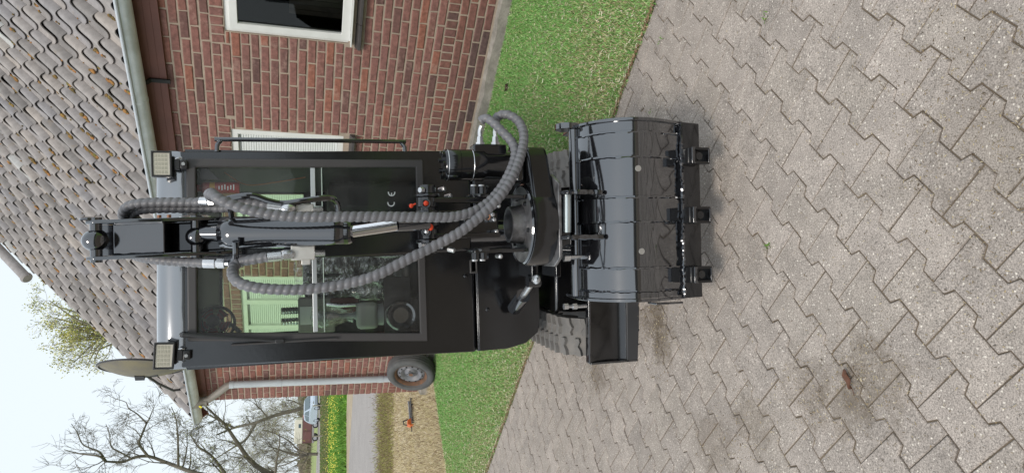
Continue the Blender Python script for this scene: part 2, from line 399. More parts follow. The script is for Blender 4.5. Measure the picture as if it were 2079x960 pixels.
# clippings and grit: thin straw scattered on lawn and drive
def flakes(name, pts, cols, L=(.006, .02), wd=(.0012, .003), z=.003, seed=5):
    R = np.random.default_rng(seed); c = len(pts); P = np.array(pts); a = R.uniform(0, 6.28, c); l = R.uniform(*L, c); w = R.uniform(*wd, c)
    V = np.zeros((c, 4, 3)); dx, dy = np.cos(a) * l / 2, np.sin(a) * l / 2; ex, ey = -np.sin(a) * w / 2, np.cos(a) * w / 2
    for i, (sx, sy) in enumerate(((-1, -1), (1, -1), (1, 1), (-1, 1))):
        V[:, i, 0] = P[:, 0] + sx * dx + sy * ex; V[:, i, 1] = P[:, 1] + sx * dy + sy * ey; V[:, i, 2] = P[:, 2] + z + R.uniform(0, .004, c)
    return tri_object(name, V, np.array(cols)[R.integers(0, len(cols), c)] * R.uniform(.7, 1.2, c)[:, None], None, 4)
R = np.random.default_rng(8)
pp = [tuple(yard(s, n, .012)) for s, n in zip(R.uniform(-1, 4.9, 9000), EDGE + (R.uniform(0, 1, 9000) ** 1.6) * 2.35)]
tag(flakes('lawn_clippings', pp, [(.62, .56, .38), (.72, .67, .52), (.50, .43, .27)], (.008, .030), (.0015, .0045), .004, 6), 'pale dry clippings scattered over the green lawn', 'clippings', kind='stuff')
pp = []
for (px, py, rad, k) in ((1760, 770, .16, 420), (1640, 800, .14, 260), (1330, 640, .14, 420), (1345, 690, .12, 260), (1500, 880, .2, 260), (1215, 760, .14, 200), (2000, 260, .35, 420), (1980, 120, .3, 300), (2040, 500, .3, 260)):
    q = at_z(px, py)
    for _ in range(k): pp.append((q.x + rnd.gauss(0, rad * .55), q.y + rnd.gauss(0, rad * .55), .003))
for _ in range(1500):
    pp.append(tuple(at_z(rnd.uniform(1150, 2079), rnd.uniform(0, 960), .003)))
for k, (area, c, n, i, j) in enumerate(cells[:420]):                    # straw caught in the joints
    for _ in range(rnd.choice((2, 5, 10))):
        f = rnd.uniform(-.5, .5); sgn = rnd.choice((-1, 1)); pt = c + nW * f * PN + dW * sgn * PD / 2
        pp.append((pt.x + rnd.gauss(0, .004), pt.y + rnd.gauss(0, .004), .001))
pp = [q for q in pp if Vector(q).dot(nW) < EDGE - .01]
tag(flakes('drive_litter', pp, [(.33, .26, .15), (.22, .16, .09), (.45, .38, .25), (.12, .085, .05)], (.003, .010), (.0009, .0021), .001, 9), 'fine straw and soil crumbs strewn over the grey pavers', 'litter', kind='stuff')
# weeds in the joints
pp = [tuple(yard(s, EDGE + rnd.gauss(.004, .008), .004)) for s in [rnd.uniform(-1.2, 4.9) for _ in range(2600)]]
tag(flakes('edge_litter', pp, [(.24, .13, .08), (.30, .18, .11), (.16, .09, .06), (.4, .3, .18)], (.008, .03), (.002, .006), .004, 12), 'reddish brown bark litter along the lawn edge', 'litter', kind='stuff')
wv = []; wc_ = []
for (px, py) in ((1342, 80), (1555, 38), (1322, 226), (1560, 500)):
    q = at_z(px, py)
    for _ in range(12):
        a = rnd.uniform(0, 6.28); l = rnd.uniform(.006, .018); b = Vector((q.x + rnd.gauss(0, .008), q.y + rnd.gauss(0, .008), -.002)); tp = b + Vector((math.cos(a) * l, math.sin(a) * l, rnd.uniform(.006, .016)))
        s_ = Vector((-math.sin(a), math.cos(a), 0)) * .0025; wv.append([b - s_, b + s_, tp]); wc_.append((.12, rnd.uniform(.2, .3), .03))
tag(tri_object('joint_weeds', np.array(wv, dtype=float), np.array(wc_)), 'tiny green weeds growing in the paver joints', 'weeds', kind='stuff')
# small scrape of bare earth in the lawn
q = at_z(1030, 178, .004); b = MB(); Rq = random.Random(8)
for _ in range(60):
    c = Vector((q.x + Rq.gauss(0, .014), q.y + Rq.gauss(0, .02), .004 + Rq.uniform(0, .014))); b.ball(c, Rq.uniform(.003, .008), 6, 4)
tag(b.build('earth_scrape', mat('dark_earth', (.05, .03, .02), .95), None), 'small dark clump of bare earth in the lawn by the wall', 'earth', kind='stuff')
# a dry curled leaf on the drive
q = at_z(1727, 768)
lf = empty('dry_leaf', (q.x, q.y, .004), 'curled reddish brown dry leaf lying on the grey pavers', 'leaf', rot=(0, 0, .5))
M_leaf = mat('dry_leaf', (.16, .07, .04), .7, c2=(.09, .045, .03), scale=60)
b = MB()
for i in range(8):
    x = -.032 + i * .009; w = .010 * math.sin(math.pi * (i + .6) / 8.2)
    b.v += [(x, -w, .010 + .004 * math.sin(i * 1.7)), (x, 0, .002 + .003 * math.sin(i * 1.1)), (x, w, .013 + .004 * math.cos(i * 1.3))]
for i in range(7):
    for k in range(2): b.f.append((i * 3 + k, i * 3 + 3 + k, i * 3 + 4 + k, i * 3 + 1 + k))
b.build('blade', M_leaf, lf, smooth=60)
MB().tube([(-.052, .004, .001), (-.03, 0, .003)], .0012, 5).build('stalk', M_leaf, lf)
# dandelions in the meadow verge and tufts along the lane
V = []; Cc = []
R2 = random.Random(4)
for _ in range(620):
    y = R2.uniform(795, 965); q = at_z(R2.gauss(679, 7), y, 0); s_ = .030
    if q.y > 120: continue
    z = R2.uniform(.05, .16); V.append([(q.x - s_, q.y, z - s_ * .3), (q.x + s_, q.y, z - s_ * .3), (q.x + s_ * .2, q.y + s_, z + s_)]); Cc.append((.70, .60, .10))
tag(tri_object('dandelions', np.array(V), np.array(Cc)), 'yellow dandelions flowering in the bright green verge', 'flowers', kind='stuff')
V = []; Cc = []
for _ in range(42000):
    y = R2.uniform(785, 970); px = R2.choice((R2.uniform(655, 702), R2.uniform(650, 672), R2.gauss(781, 9), R2.uniform(780, 905)))
    q = at_z(px, y, 0); sN = (q - B0).dot(nW) + WALLN; sS = (q - B0).dot(dW)
    if sS < 5.0: continue
    near = px > 735; h = R2.uniform(.015, .05) if near else (R2.uniform(.06, .22) if px > 672 else R2.uniform(.02, .10)); w = .005 if near else .03; a = R2.uniform(0, 6.28)
    V.append([(q.x - w, q.y, -.03), (q.x + w, q.y, -.03), (q.x + math.cos(a) * h, q.y + math.sin(a) * h * .6, h)])
    k = R2.uniform(.7, 1.2)
    if near and px < 800: c = R2.choice(((.16, .11, .075), (.24, .17, .11), (.45, .38, .24), (.36, .38, .10), (.32, .36, .08), (.14, .10, .07)))
    elif near: c = R2.choice(((.54, .47, .30), (.46, .39, .25), (.24, .17, .11), (.34, .36, .12) if px < 800 else (.52, .46, .28)))
    elif px < 668: c = R2.choice(((.06, .12, .03), (.12, .2, .04), (.28, .22, .13)))
    else: c = R2.choice(((.12, .28, .04), (.18, .36, .05), (.10, .22, .03)))
    Cc.append(tuple(k * e for e in c))
tag(tri_object('verge_tufts', np.array(V), np.array(Cc)), 'rough grass tufts along the lane and ditch', 'grass', kind='stuff')
# ------------------------------------------------------------------ the house. local frame: x along the wall (image top), y into the house, z up
HOUSE = empty('brick_house', B0, 'red brick farmhouse with mossy grey pantile roof and white windows', 'house', rot=(0, 0, math.atan2(-dW.y, -dW.x)))
HM = Matrix.Translation(B0) @ Matrix.Rotation(math.atan2(-dW.y, -dW.x), 4, 'Z')
BST = [(0, (.15, .08, .072)), (.12, (.235, .112, .095)), (.35, (.275, .126, .104)), (.6, (.258, .122, .106)), (.85, (.285, .128, .104)), (.97, (.33, .13, .088)), (1, (.215, .115, .105))]
BLOW = [(0, (.09, .065, .065)), (.25, (.17, .09, .08)), (.5, (.24, .105, .082)), (.75, (.20, .095, .084)), (1, (.28, .12, .088))]
ST_ = (7, (.37, .255, .21), .55, .85)
M_br, M_brs = piece_mat('brick', BST, .85, False, 28, .6, .004, ST_), piece_mat('brick_joined', BST, .85, True, 28, .6, .004, ST_)
M_brl, M_brls = piece_mat('dark_brick', BLOW, .85, False, 28), piece_mat('dark_brick_joined', BLOW, .85, True, 28)
M_mort = mat('lime_mortar', (.45, .36, .285), .95, c2=(.35, .285, .23), scale=14, bscale=120, bstr=.6, bdist=.004)
M_plinth = mat('concrete_plinth', (.36, .33, .29), .9, c2=(.20, .185, .16), scale=9, bscale=40, bstr=.7, bdist=.008)
XL, XR, ZT = -5.5, 1.6, 2.72
WINS = [(-.55, .75, 1.30, 2.258), (-2.62, -1.475, 1.29, 2.258), (-4.55, -3.32, 1.29, 2.258)]    # x0,x1,z0,z1
wall = MB()
def rects(x0, x1, z0, z1, holes):
    xs = sorted({x0, x1, *[h[0] for h in holes], *[h[1] for h in holes]})
    for a, b in zip(xs, xs[1:]):
        hs = [h for h in holes if h[0] < (a + b) / 2 < h[1]]
        z = z0
        for h in hs:
            yield a, b, z, h[2]; z = h[3]
        yield a, b, z, z1
for a, b, z0, z1 in rects(XL + .008, XR, .1, 2.95, WINS): wall.bx(a, b, .007, .22, z0, z1)
wall = wall.build('wall', M_mort, HOUSE, smooth=0)
MB().bx(XL + .008, XL + .228, .222, 3.9, .0, 2.95).build('gable_wall', M_brs, HOUSE, smooth=0)
def brick_geo(L, Hh, R):
    j = lambda: R.uniform(-.003, .003)
    x, z = L / 2, Hh / 2; f = .006; y = R.uniform(-.0025, .0015)
    b = [(-x, .03, -z), (x, .03, -z), (x, .03, z), (-x, .03, z)]
    m_ = [(-x + j(), y + .005, -z + j()), (x + j(), y + .005, -z + j()), (x + j(), y + .005, z + j()), (-x + j(), y + .005, z + j())]
    fr = [(p[0] * (1 - f / x), y + j() * .6, p[2] * (1 - f / z)) for p in m_]
    v = b + m_ + fr; fs = []
    for i in range(4):
        k = (i + 1) % 4; fs += [(i, k, 4 + k, 4 + i), (4 + i, 4 + k, 8 + k, 8 + i)]
    return v, fs + [(8, 9, 10, 11)]
CH, BL, JT = .074, .231, .0145
bricks = []                                          # x0,x1,z0,z1
sold = []
for (x0, x1, z0, z1) in WINS:                        # upright courses above the openings
    k = int((x1 - x0 + .22) / CH); w = (x1 - x0 + .22) / k
    for i in range(k): sold.append((x0 - .11 + i * w, x0 - .11 + (i + 1) * w, z1, z1 + .108))
    bricks += [(x0 - .11, x0, 2.218, z1), (x1, x1 + .11, 2.218, z1)]
ROLL = (.412, .516)
k = int((XR - XL) / CH)
for i in range(k): sold.append((XL + i * CH, XL + (i + 1) * CH, *ROLL))
def clip_iv(iv, a, b):
    out = []
    for p, q in iv:
        if b <= p or a >= q: out.append((p, q)); continue
        if a > p: out.append((p, a))
        if b < q: out.append((b, q))
    return out
zz = []
z = .115
while z < ROLL[0] - .05: zz.append(z); z += CH
zz = [ROLL[0] - CH * (i + 1) for i in range(4)][::-1] + [ROLL[1] + CH * i for i in range(30)]
for ci, z in enumerate(zz):
    if z + CH > ZT + .03 or z < .08: continue
    iv = [(XL, XR)]
    for (x0, x1, a, b) in WINS:
        if z < b and z + CH > a - .09: iv = clip_iv(iv, x0 - (.0 if z > a - .02 else .03), x1 + (.0 if z > a - .02 else .03)) if z + CH / 2 < b else iv
        if z < b + .08 and z + CH > b + .03: iv = clip_iv(iv, x0 - .11, x1 + .11)
    off = XL + (0 if ci % 2 else -BL / 2)
    for i in range(40):
        a, b = off + i * BL, off + (i + 1) * BL
        for p, q in iv:
            A, B_ = max(a, p), min(b, q)
            if B_ - A > .03: bricks.append((A, B_, z, z + CH))
bricks += sold
def vis_area(x0, x1, z0, z1):
    P_ = [proj(HM @ Vector((x, 0, z))) for x, z in ((x0, z0), (x1, z0), (x1, z1), (x0, z1))]
    cx, cy = sum(p[0] for p in P_) / 4, sum(p[1] for p in P_) / 4
    if not (-20 < cx < 2100 and -25 < cy < 985): return 0
    if 312 < cx < 1100 and 306 < cy < 735 and not (385 < cx < 600 and 540 < cy < 690): return 0
    return abs(sum(P_[i][0] * P_[(i + 1) % 4][1] - P_[(i + 1) % 4][0] * P_[i][1] for i in range(4))) / 2
bricks = sorted(((vis_area(*b), b) for b in bricks), key=lambda e: -e[0])
BV = {}
def brick_mesh(L, Hh, low):
    key = (round(L, 3), round(Hh, 3), low, rnd.randrange(7))
    if key not in BV:
        v, fs = brick_geo(L, Hh, rnd); bb = MB(); bb.add(v, fs); BV[key] = bb.mesh('brick', M_brl if low else M_br, 0)
    return BV[key]
js, jl = MB(), MB()
for k, (ar, (x0, x1, z0, z1)) in enumerate(bricks):
    L, Hh = x1 - x0 - JT, z1 - z0 - JT; low = z1 < .53; cx, cz = (x0 + x1) / 2, (z0 + z1) / 2
    if k < 300 and ar > 0:
        o = link('brick', brick_mesh(L, Hh, low), wall); o.location = (cx, 0, cz); o.rotation_euler = (0, rnd.uniform(-.008, .008), 0)
    else:
        v, fs = brick_geo(L, Hh, rnd); (jl if low else js).add([(p[0] + cx, p[1], p[2] + cz) for p in v], fs)
tag(js.build('brickwork', M_brs, wall, smooth=0), kind='stuff'); tag(jl.build('base_brickwork', M_brls, wall, smooth=0), kind='stuff')
# rough concrete plinth strip
b = MB(); nseg = 60
for i in range(nseg):
    xa, xb = XL + (XR - XL) * i / nseg, XL + (XR - XL) * (i + 1) / nseg
    ja, jb = (.012 * math.sin(i * 1.9) * math.sin(i * .53), .012 * math.sin((i + 1) * 1.9) * math.sin((i + 1) * .53))
    b.add([(xa, -.05 + ja, -.02), (xb, -.05 + jb, -.02), (xb, -.045 + jb, .085 + jb * .6), (xa, -.045 + ja, .085 + ja * .6), (xa, .01, .105), (xb, .01, .105)], [(0, 1, 2, 3), (3, 2, 5, 4)])
b.build('plinth', M_plinth, HOUSE, smooth=60)
# windows
M_white = mat('white_window_paint', (.78, .78, .76), .35, c2=(.70, .70, .68), scale=5)
M_wglass = glass('window_glass', (.6, .64, .64), .75, .01)
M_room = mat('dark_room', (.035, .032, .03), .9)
M_curt = mat('brown_curtain', (.24, .17, .14), .9, c2=(.15, .115, .10), scale=6)
M_slat = mat('white_slat', (.74, .76, .75), .5)
M_sill = mat('dark_sill_tile', (.075, .065, .065), .5, c2=(.05, .045, .045), scale=20)
for wi, (x0, x1, z0, z1) in enumerate(WINS):
    w = MB().frame((x0, x1, z0, z1), (x0 + .055, x1 - .055, z0 + .05, z1 - .055), .018, .10).build('window', M_white, HOUSE, .004, label=('white window with dark glass', 'white window closed by a slatted shutter', 'white window with mullions and a slatted shutter')[wi])
    if wi == 0:
        MB().frame((x0 + .03, x1 - .035, z0 - .012, z1 - .04), (x0 + .085, x1 - .09, z0 + .06, z1 - .10), -.012, .03).build('sash', M_white, w, .004)
        MB().bx(x0 - .004, x1 + .004, -.05, .05, z0 - .024, z0 - .0125).build('drip_rail', M_white, w, .002)
        MB().bx(x0 + .06, x1 - .06, .020, .024, z0 + .055, z1 - .06).build('pane', M_wglass, w)
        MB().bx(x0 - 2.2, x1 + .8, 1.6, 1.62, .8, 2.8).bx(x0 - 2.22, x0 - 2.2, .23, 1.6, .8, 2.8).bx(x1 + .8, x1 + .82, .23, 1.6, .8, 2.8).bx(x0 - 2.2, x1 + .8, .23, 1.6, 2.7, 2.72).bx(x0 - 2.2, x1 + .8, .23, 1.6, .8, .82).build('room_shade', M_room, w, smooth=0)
        c_ = MB()
        for i in range(9): c_.bx(x0 + .10 + i * .045, x0 + .14 + i * .045, .24, .26 + .01 * (i % 2), z0, z0 + .48)
        c_.build('curtain', M_curt, w)
    else:
        n = int((z1 - z0 - .11) / .0215)
        sm = MB().prism([(.05, 0), (.044, .004), (.044, .0165), (.05, .0205), (.056, .0205), (.056, 0)], x0 + .056, x1 - .056, 'x').mesh('slat', M_slat, 30)
        for i in range(n):
            o = link('slat', sm, w); o.location = (0, -.004, z0 + .052 + i * .0215)
        MB().bx(x0 + .06, x1 - .06, .07, .08, z0 + .03, z1 - .03).build('shutter_back', M_slat, w)
        if wi == 2:
            for xm in (x0 + (x1 - x0) * .33, x0 + (x1 - x0) * .67): MB().bx(xm - .03, xm + .03, .012, .04, z0 + .051, z1 - .056).build('mullion', M_white, w, .003)
    k = 6 if wi == 0 else 5
    for i in range(k):
        xa = x0 - .03 + (x1 - x0 + .06) * i / k; xb = x0 - .03 + (x1 - x0 + .06) * (i + 1) / k - .004
        MB().prism([(-.045, z0 - .10), (-.045, z0 - .075), (.018, z0 - .045), (.018, z0 - .10)], xa, xb, 'x').build('sill_tile', M_sill, w, .003, smooth=0)
    MB().bx(x0 - .028, x1 + .028, .008, .03, z0 - .0455, z0 - .0005).build('sill_gap', M_room, w)
# frieze boards under the gutter
M_frz = mat('brown_board', (.185, .075, .058), .6, c2=(.15, .062, .05), scale=4)
for i in range(4):
    MB().bx(XL - .05, XR, -.032, .004, 2.715 + i * .054, 2.715 + i * .054 + .0535).build('frieze_board', M_frz, HOUSE, .0015)
# roof parts share a slight fall towards the downpipe
def fall(x): return .017 * (x + .4)
SH = Matrix.Identity(4); SH[2][0] = .017; SH[2][3] = .017 * .4
M_zinc = mat('weathered_zinc', (.68, .72, .75), .5, .1, c2=(.46, .48, .46), scale=5, rvar=.12)
M_zincn = mat('grey_zinc_pipe', (.55, .59, .63), .5, .1, c2=(.47, .51, .55), scale=3)
gx0, gx1 = -5.66, XR
prof = [(-.135 + .08 * math.cos(a), 2.945 + .08 * math.sin(a)) for a in [math.pi + math.pi * i / 12 for i in range(13)]]
inner = [(-.135 + .076 * math.cos(a), 2.945 + .076 * math.sin(a)) for a in [2 * math.pi - math.pi * i / 12 for i in range(13)]]
gut = MB(SH).prism(prof + inner, gx0, gx1, 'x').build('gutter', M_zinc, HOUSE, smooth=50)
MB(SH).cyl((gx0, -.221, 2.95), (gx1, -.221, 2.95), .014, seg=10).build('rim_bead', M_zincn, gut)
MB(SH).prism(prof, gx0 - .002, gx0 + .004, 'x').build('end_cap', M_zinc, gut)
for xj in (-1.15, -3.6, -5.35): MB(SH).prism([(-.135 + .083 * math.cos(a), 2.945 + .083 * math.sin(a)) for a in [math.pi + math.pi * i / 12 for i in range(13)]], xj - .012, xj + .012, 'x').build('joint_band', M_zinc, gut)
for xj in (-1.02, -3.2, .6):
    MB(SH).prism([(-.033, 2.70), (-.033, 2.85), (-.09, 2.88), (-.09, 2.862), (-.05, 2.84), (-.05, 2.70)], xj - .016, xj + .016, 'x').build('gutter_bracket', mat('black_iron', (.012, .012, .012), .6) if xj == -1.02 else bpy.data.materials['black_iron'], HOUSE)
# downpipe with swan neck
M_neck = mat('weathered_elbow', (.30, .28, .25), .6, .1, c2=(.22, .2, .18), scale=9)
xs = -5.08
dp = MB().tube([(xs, -.075, .14), (xs, -.075, 1.3), (xs, -.075, 2.40)], .042, 16).build('downpipe', M_zincn, HOUSE)
for z in (.62, 1.85, 2.395): MB().cyl((xs, -.075, z), (xs, -.075, z + .05), .0455, seg=16).build('pipe_socket', M_zincn, dp)
MB().tube([(xs, -.075, 2.42), (xs - .02, -.075, 2.47), (xs - .16, -.09, 2.60), (xs - .22, -.115, 2.68), (xs - .24, -.13, 2.80)], .044, 14).build('swan_neck', M_neck, dp)
MB().lathe((xs - .24, -.135, 2.70), (0, 0, 1), [(.047, 0), (.047, .04), (.075, .10), (.082, .17)], 16).build('outlet', M_neck, dp)
MB().cyl((xs - .235, -.205, 2.765), (xs - .235, -.21, 2.767), .02, seg=12).build('yellow_sticker', mat('yellow_sticker', (.75, .65, .03), .5), dp)
# pantile roof
PITCH = math.radians(43); EY, EZ = -.165, 2.905
TW, TE, TL = .215, .29, .37
ROOFL = 3.35 / math.cos(PITCH)
TST = [(0, (.22, .205, .198)), (.25, (.30, .278, .268)), (.5, (.345, .315, .298)), (.7, (.28, .268, .275)), (.88, (.375, .335, .305)), (.97, (.25, .24, .25)), (1, (.46, .46, .45))]
M_t = piece_mat('pantile', TST, .8, False, 11, .5, .004, stain=(4.5, (.30, .23, .15), .62, .80), dark=.80)
M_ts = piece_mat('pantile_joined', TST, .8, True, 11, .5, .004, stain=(4.5, (.30, .23, .15), .62, .80), dark=.80)
up = Vector((0, math.cos(PITCH), math.sin(PITCH))); nn = Vector((0, -math.sin(PITCH), math.cos(PITCH)))
def tprof(u):                                        # u 0..1 across: broad pan, slow rise to the roll, steep drop at its edge
    if u < .22: return -.020 + .010 * (max(0, .22 - u) / .22) ** 2
    if u < .92:
        k = (u - .22) / .70; return -.020 + .066 * (k * k * (3 - 2 * k))
    return .046 - .058 * min(1, (u - .92) / .15) ** 2.0
def tnose(u):                                        # the pan reaches lower than the roll, with a round end
    k = (u - .24) / (.30 if u < .24 else .50); return -.052 * max(0, 1 - k * k) ** .8
US = [-.04, .0, .05, .11, .18, .26, .36, .48, .60, .72, .82, .90, .96, 1.01, 1.07]
def tile_geo(R):
    v = []; k = len(US); tw = R.uniform(-.004, .004)
    for j, (l, lift) in enumerate(((0.0, .032), (.010, .0345), (TL, .0))):
        for u in US:
            h = tprof(u); x = (u - .5) * TW
            nose = tnose(u) if j < 2 else 0
            v.append((x, l + nose, h + lift + tw * u - (.003 if j == 0 else 0)))
    for u in US: v.append(((u - .5) * TW, .004 + tnose(u), tprof(u) + .032 - .011))
    f = []
    for j in range(2): f += [(j * k + i, j * k + i + 1, (j + 1) * k + i + 1, (j + 1) * k + i) for i in range(k - 1)]
    f += [(3 * k + i, 3 * k + i + 1, i + 1, i) for i in range(k - 1)]
    f += [(0, k, 2 * k, 3 * k), (k - 1, 4 * k - 1, 3 * k - 1, 2 * k - 1)]
    return v, f
TGE = [tile_geo(rnd) for _ in range(5)]
TME = []
for v, f in TGE:
    bb = MB(); bb.add(v, f); TME.append(bb.mesh('tile', M_t, 50))
M_under = mat('roof_batten', (.05, .045, .04), .9)
def rp(x, l, h=0.0): return Vector((x, EY, EZ + fall(x))) + up * l + nn * h
roof = MB().add([rp(-5.68, .02, -.012), rp(XR, .02, -.012), rp(XR, ROOFL, -.012), rp(-5.68, ROOFL, -.012), (XR, 6.6, 3.0), (-5.68, 6.6, 3.0)], [(0, 1, 2, 3), (3, 2, 4, 5)]).build('roof', M_under, HOUSE, smooth=0)
TM = Matrix.Identity(4)
for i in range(3): TM[i][0] = (1, 0, .017)[i]; TM[i][1] = up[i]; TM[i][2] = nn[i]
tiles = []
rows = int(ROOFL / TE) + 1
for r_ in range(rows):
    for c_ in range(-2, 34):
        x = -5.70 + TW / 2 + c_ * TW
        if x > XR or x < -5.7: continue
        q = proj(HM @ rp(x, r_ * TE + .15)); a = 0
        if -30 < q[0] < 2100 and -40 < q[1] < 985:
            e1, e2 = proj(HM @ rp(x + .1, r_ * TE + .15)), proj(HM @ rp(x, r_ * TE + .25)); a = abs((e1[0] - q[0]) * (e2[1] - q[1]) - (e1[1] - q[1]) * (e2[0] - q[0]))
            if 315 < q[0] and 306 < q[1] < 735: a = 0
        tiles.append((a, x, r_))
tiles.sort(key=lambda e: -e[0]); tj = MB()
for k, (a, x, r_) in enumerate(tiles):
    var = rnd.randrange(5); pos = rp(x + rnd.uniform(-.003, .003), r_ * TE + .055 + rnd.uniform(-.010, .010), rnd.uniform(-.001, .004))
    Mt = Matrix.Translation(pos) @ TM @ Matrix.Rotation(rnd.uniform(-.02, .02), 4, 'Z')
    if k < 300 and a > 0:
        o = link('tile', TME[var], roof); o.matrix_local = Mt
    else:
        v, f = TGE[var]; tj.add([Mt @ Vector(p) for p in v], f)
if tj.v: tag(tj.build('tile_field', M_ts, roof, smooth=50), kind='stuff')
# moss cushions
M_moss = piece_mat('moss', [(0, (.10, .08, .03)), (.35, (.20, .13, .04)), (.6, (.34, .16, .05)), (.8, (.42, .19, .06)), (1, (.18, .17, .04))], .95, True, 60, .8, .004)
mo = MB()
for k, (a, x, r_) in enumerate(tiles):
    if a > 0 and rnd.random() < .8:
        for _ in range(rnd.choice((1, 1, 2, 3))):
            u = rnd.choice((rnd.gauss(.10, .03), rnd.gauss(.10, .03), rnd.gauss(.35, .12))); l = rnd.uniform(-.005, .24) ; h = tprof(u) + .036 * (1 - l / TL) + .004
            big = rnd.random() < .36
            R_ = rnd.uniform(.015, .024) if big else rnd.uniform(.006, .012)
            for _ in range(5 if big else rnd.choice((1, 2, 3))):
                pc = rp(x + (u - .5) * TW + rnd.gauss(0, R_ * .35), r_ * TE + .055 + l + rnd.gauss(0, R_ * 1.1), h + R_ * .15); bb = MB(); bb.ball((0, 0, 0), R_ * rnd.uniform(.6, 1.05), 7, 5, (1, 1.5, .65))
                mo.add([pc + (TM.to_3x3() @ Vector(p)) * rnd.uniform(.86, 1.12) for p in bb.v], bb.f)
tag(mo.build('moss', M_moss, roof, smooth=80), kind='stuff')
# ridge tiles
rc = rp(0, ROOFL, .0)
rm = MB().add([(x, .115 * math.cos(a) * (1.06 if x < .03 else 1), .115 * math.sin(a) * (1.06 if x < .03 else 1) - .02) for x in (0, .03, .031, .36) for a in [math.pi * i / 10 for i in range(11)]], [(j * 11 + i, j * 11 + i + 1, (j + 1) * 11 + i + 1, (j + 1) * 11 + i) for j in range(3) for i in range(10)] + [tuple(range(11)), tuple(range(43, 32, -1))]).mesh('ridge_tile', M_t, 40)
for i in range(20):
    x = -5.72 + i * .34
    if x < XR: o = link('ridge_tile', rm, roof); o.location = (x, rc.y, rc.z + .017 * x + .03)
# half-round cap standing out at the verge
def at_fx(px, py, x):
    I = HM.inverted(); o_ = I @ CP; d_ = I.to_3x3() @ ray(px, py); return o_ + d_ * ((x - o_.x) / d_.x)
ca, cb_ = at_fx(-20, 487, -5.74), at_fx(56, 566, -5.74)
vc = MB().lathe(cb_, (ca - cb_), [(.0, 0), (.06, .0), (.075, .02), (.075, .05), (.064, .052), (.064, (ca - cb_).length)], 20).build('verge_cap', M_t, roof, smooth=45)
# verge board
MB().add([rp(-5.665, .0, -.14), rp(-5.665, ROOFL, -.14), rp(-5.665, ROOFL, -.013), rp(-5.665, .0, -.013), rp(-5.64, .0, -.14), rp(-5.64, ROOFL, -.14), rp(-5.64, ROOFL, -.013), rp(-5.64, .0, -.013)], [(0, 1, 2, 3), (7, 6, 5, 4), (0, 3, 7, 4), (1, 5, 6, 2), (0, 4, 5, 1)]).build('verge_board', M_frz, roof, smooth=0)

# satellite dish on a bracket by the gutter
M_dish = mat('dish_grey', (.15, .135, .12), .6, c2=(.22, .19, .12), scale=4)
M_dk = mat('dark_steel', (.05, .05, .055), .5, .3)
DC = at_f(HM, 284, 764, -.42)
dish = empty('satellite_dish', HM @ DC, 'weathered oval satellite dish mounted above the gutter end', 'satellite dish', rot=(0, 0, math.atan2(-dW.y, -dW.x)))
Ml = (Matrix.Rotation(math.atan2(-dW.y, -dW.x), 3, 'Z')).inverted()
ax = Ml @ ((at_y(269, 748 + 110, 8.5) - at_y(269, 748, 8.5)).normalized() * .93 + (CP - HM @ DC).normalized() * .36 + Vector((0, 0, .12)))
ax.normalize()
pr = [(.001, .0)] + [(.40 * i / 8, -.10 * (i / 8) ** 2 * -1) for i in range(1, 9)]
pr2 = pr + [(.412, .10), (.412, .088), (.40, .085)]
MB().lathe((0, 0, 0), -ax, pr2, 36).build('reflector', M_dish, dish, smooth=50)
MB().tube([(-ax) * .10 + Vector((.41 * math.cos(0), 0, 0)) * 0 + (ax.orthogonal().normalized() * math.cos(a) + ax.cross(ax.orthogonal().normalized()) * math.sin(a)) * .41 for a in [2 * math.pi * i / 36 for i in range(37)]], .011, 6).build('rim', M_dk, dish)
MB().box((0, 0, 0), (.07, .05, .09)).box((0, .02, -.10), (.03, .03, .14)).build('mount', M_dk, dish)
e = at_f(HM, 352, 792, -.20) - DC; e2 = at_f(HM, 372, 803, -.10) - DC
MB().tube([(0, .01, -.06), (e.x * .5, e.y * .5, e.z * .55), tuple(e), tuple(e2 + Vector((0, .1, -.02)))], .014, 8).build('bracket_arm', M_dk, dish)

# old car wheel leaning on the wall
M_tyre = mat('old_tyre', (.075, .077, .08), .75, c2=(.11, .11, .11), scale=9, bscale=60, bstr=.3)
M_rim = mat('grey_steel_rim', (.24, .25, .28), .5, .2, c2=(.12, .115, .115), scale=7)
M_rust = mat('rusty_rim', (.21, .10, .055), .85, c2=(.10, .065, .045), scale=18, bscale=50)
WC = at_f(HM, 833, 754, -.17)
whl = empty('car_wheel', HM @ Vector((WC.x, -.17, .295)), 'worn car tyre on a rusty steel rim leaning on the brick wall', 'wheel', rot=(math.radians(-12), 0, math.atan2(-dW.y, -dW.x)))
tp = [(.203, -.07), (.212, -.082), (.245, -.090), (.275, -.086), (.295, -.07), (.300, -.04), (.300, .04), (.295, .07), (.275, .092), (.24, .098), (.205, .09), (.195, .075)]
tyre = MB().lathe((0, 0, 0), (0, 1, 0), tp, 40).build('tyre', M_tyre, whl, smooth=50)
for k in (-.035, .0, .035): MB().lathe((0, 0, 0), (0, 1, 0), [(.2995, k - .008), (.304, k - .004), (.304, k + .010), (.2995, k + .014)], 40).build('tread_band', M_tyre, tyre)
rim = MB().lathe((0, 0, 0), (0, 1, 0), [(.214, -.086), (.216, -.072), (.198, -.066), (.182, -.045), (.172, -.02), (.172, .06)], 40).build('rim', M_rust, whl, smooth=50)
disc = MB().lathe((0, 0, 0), (0, 1, 0), [(.172, -.025), (.155, -.038), (.13, -.046), (.105, -.03), (.085, -.008), (.075, -.012), (.062, -.03), (.034, -.034), (.034, -.05), (.0, -.048)], 40).build('wheel_disc', M_rim, whl, smooth=50)
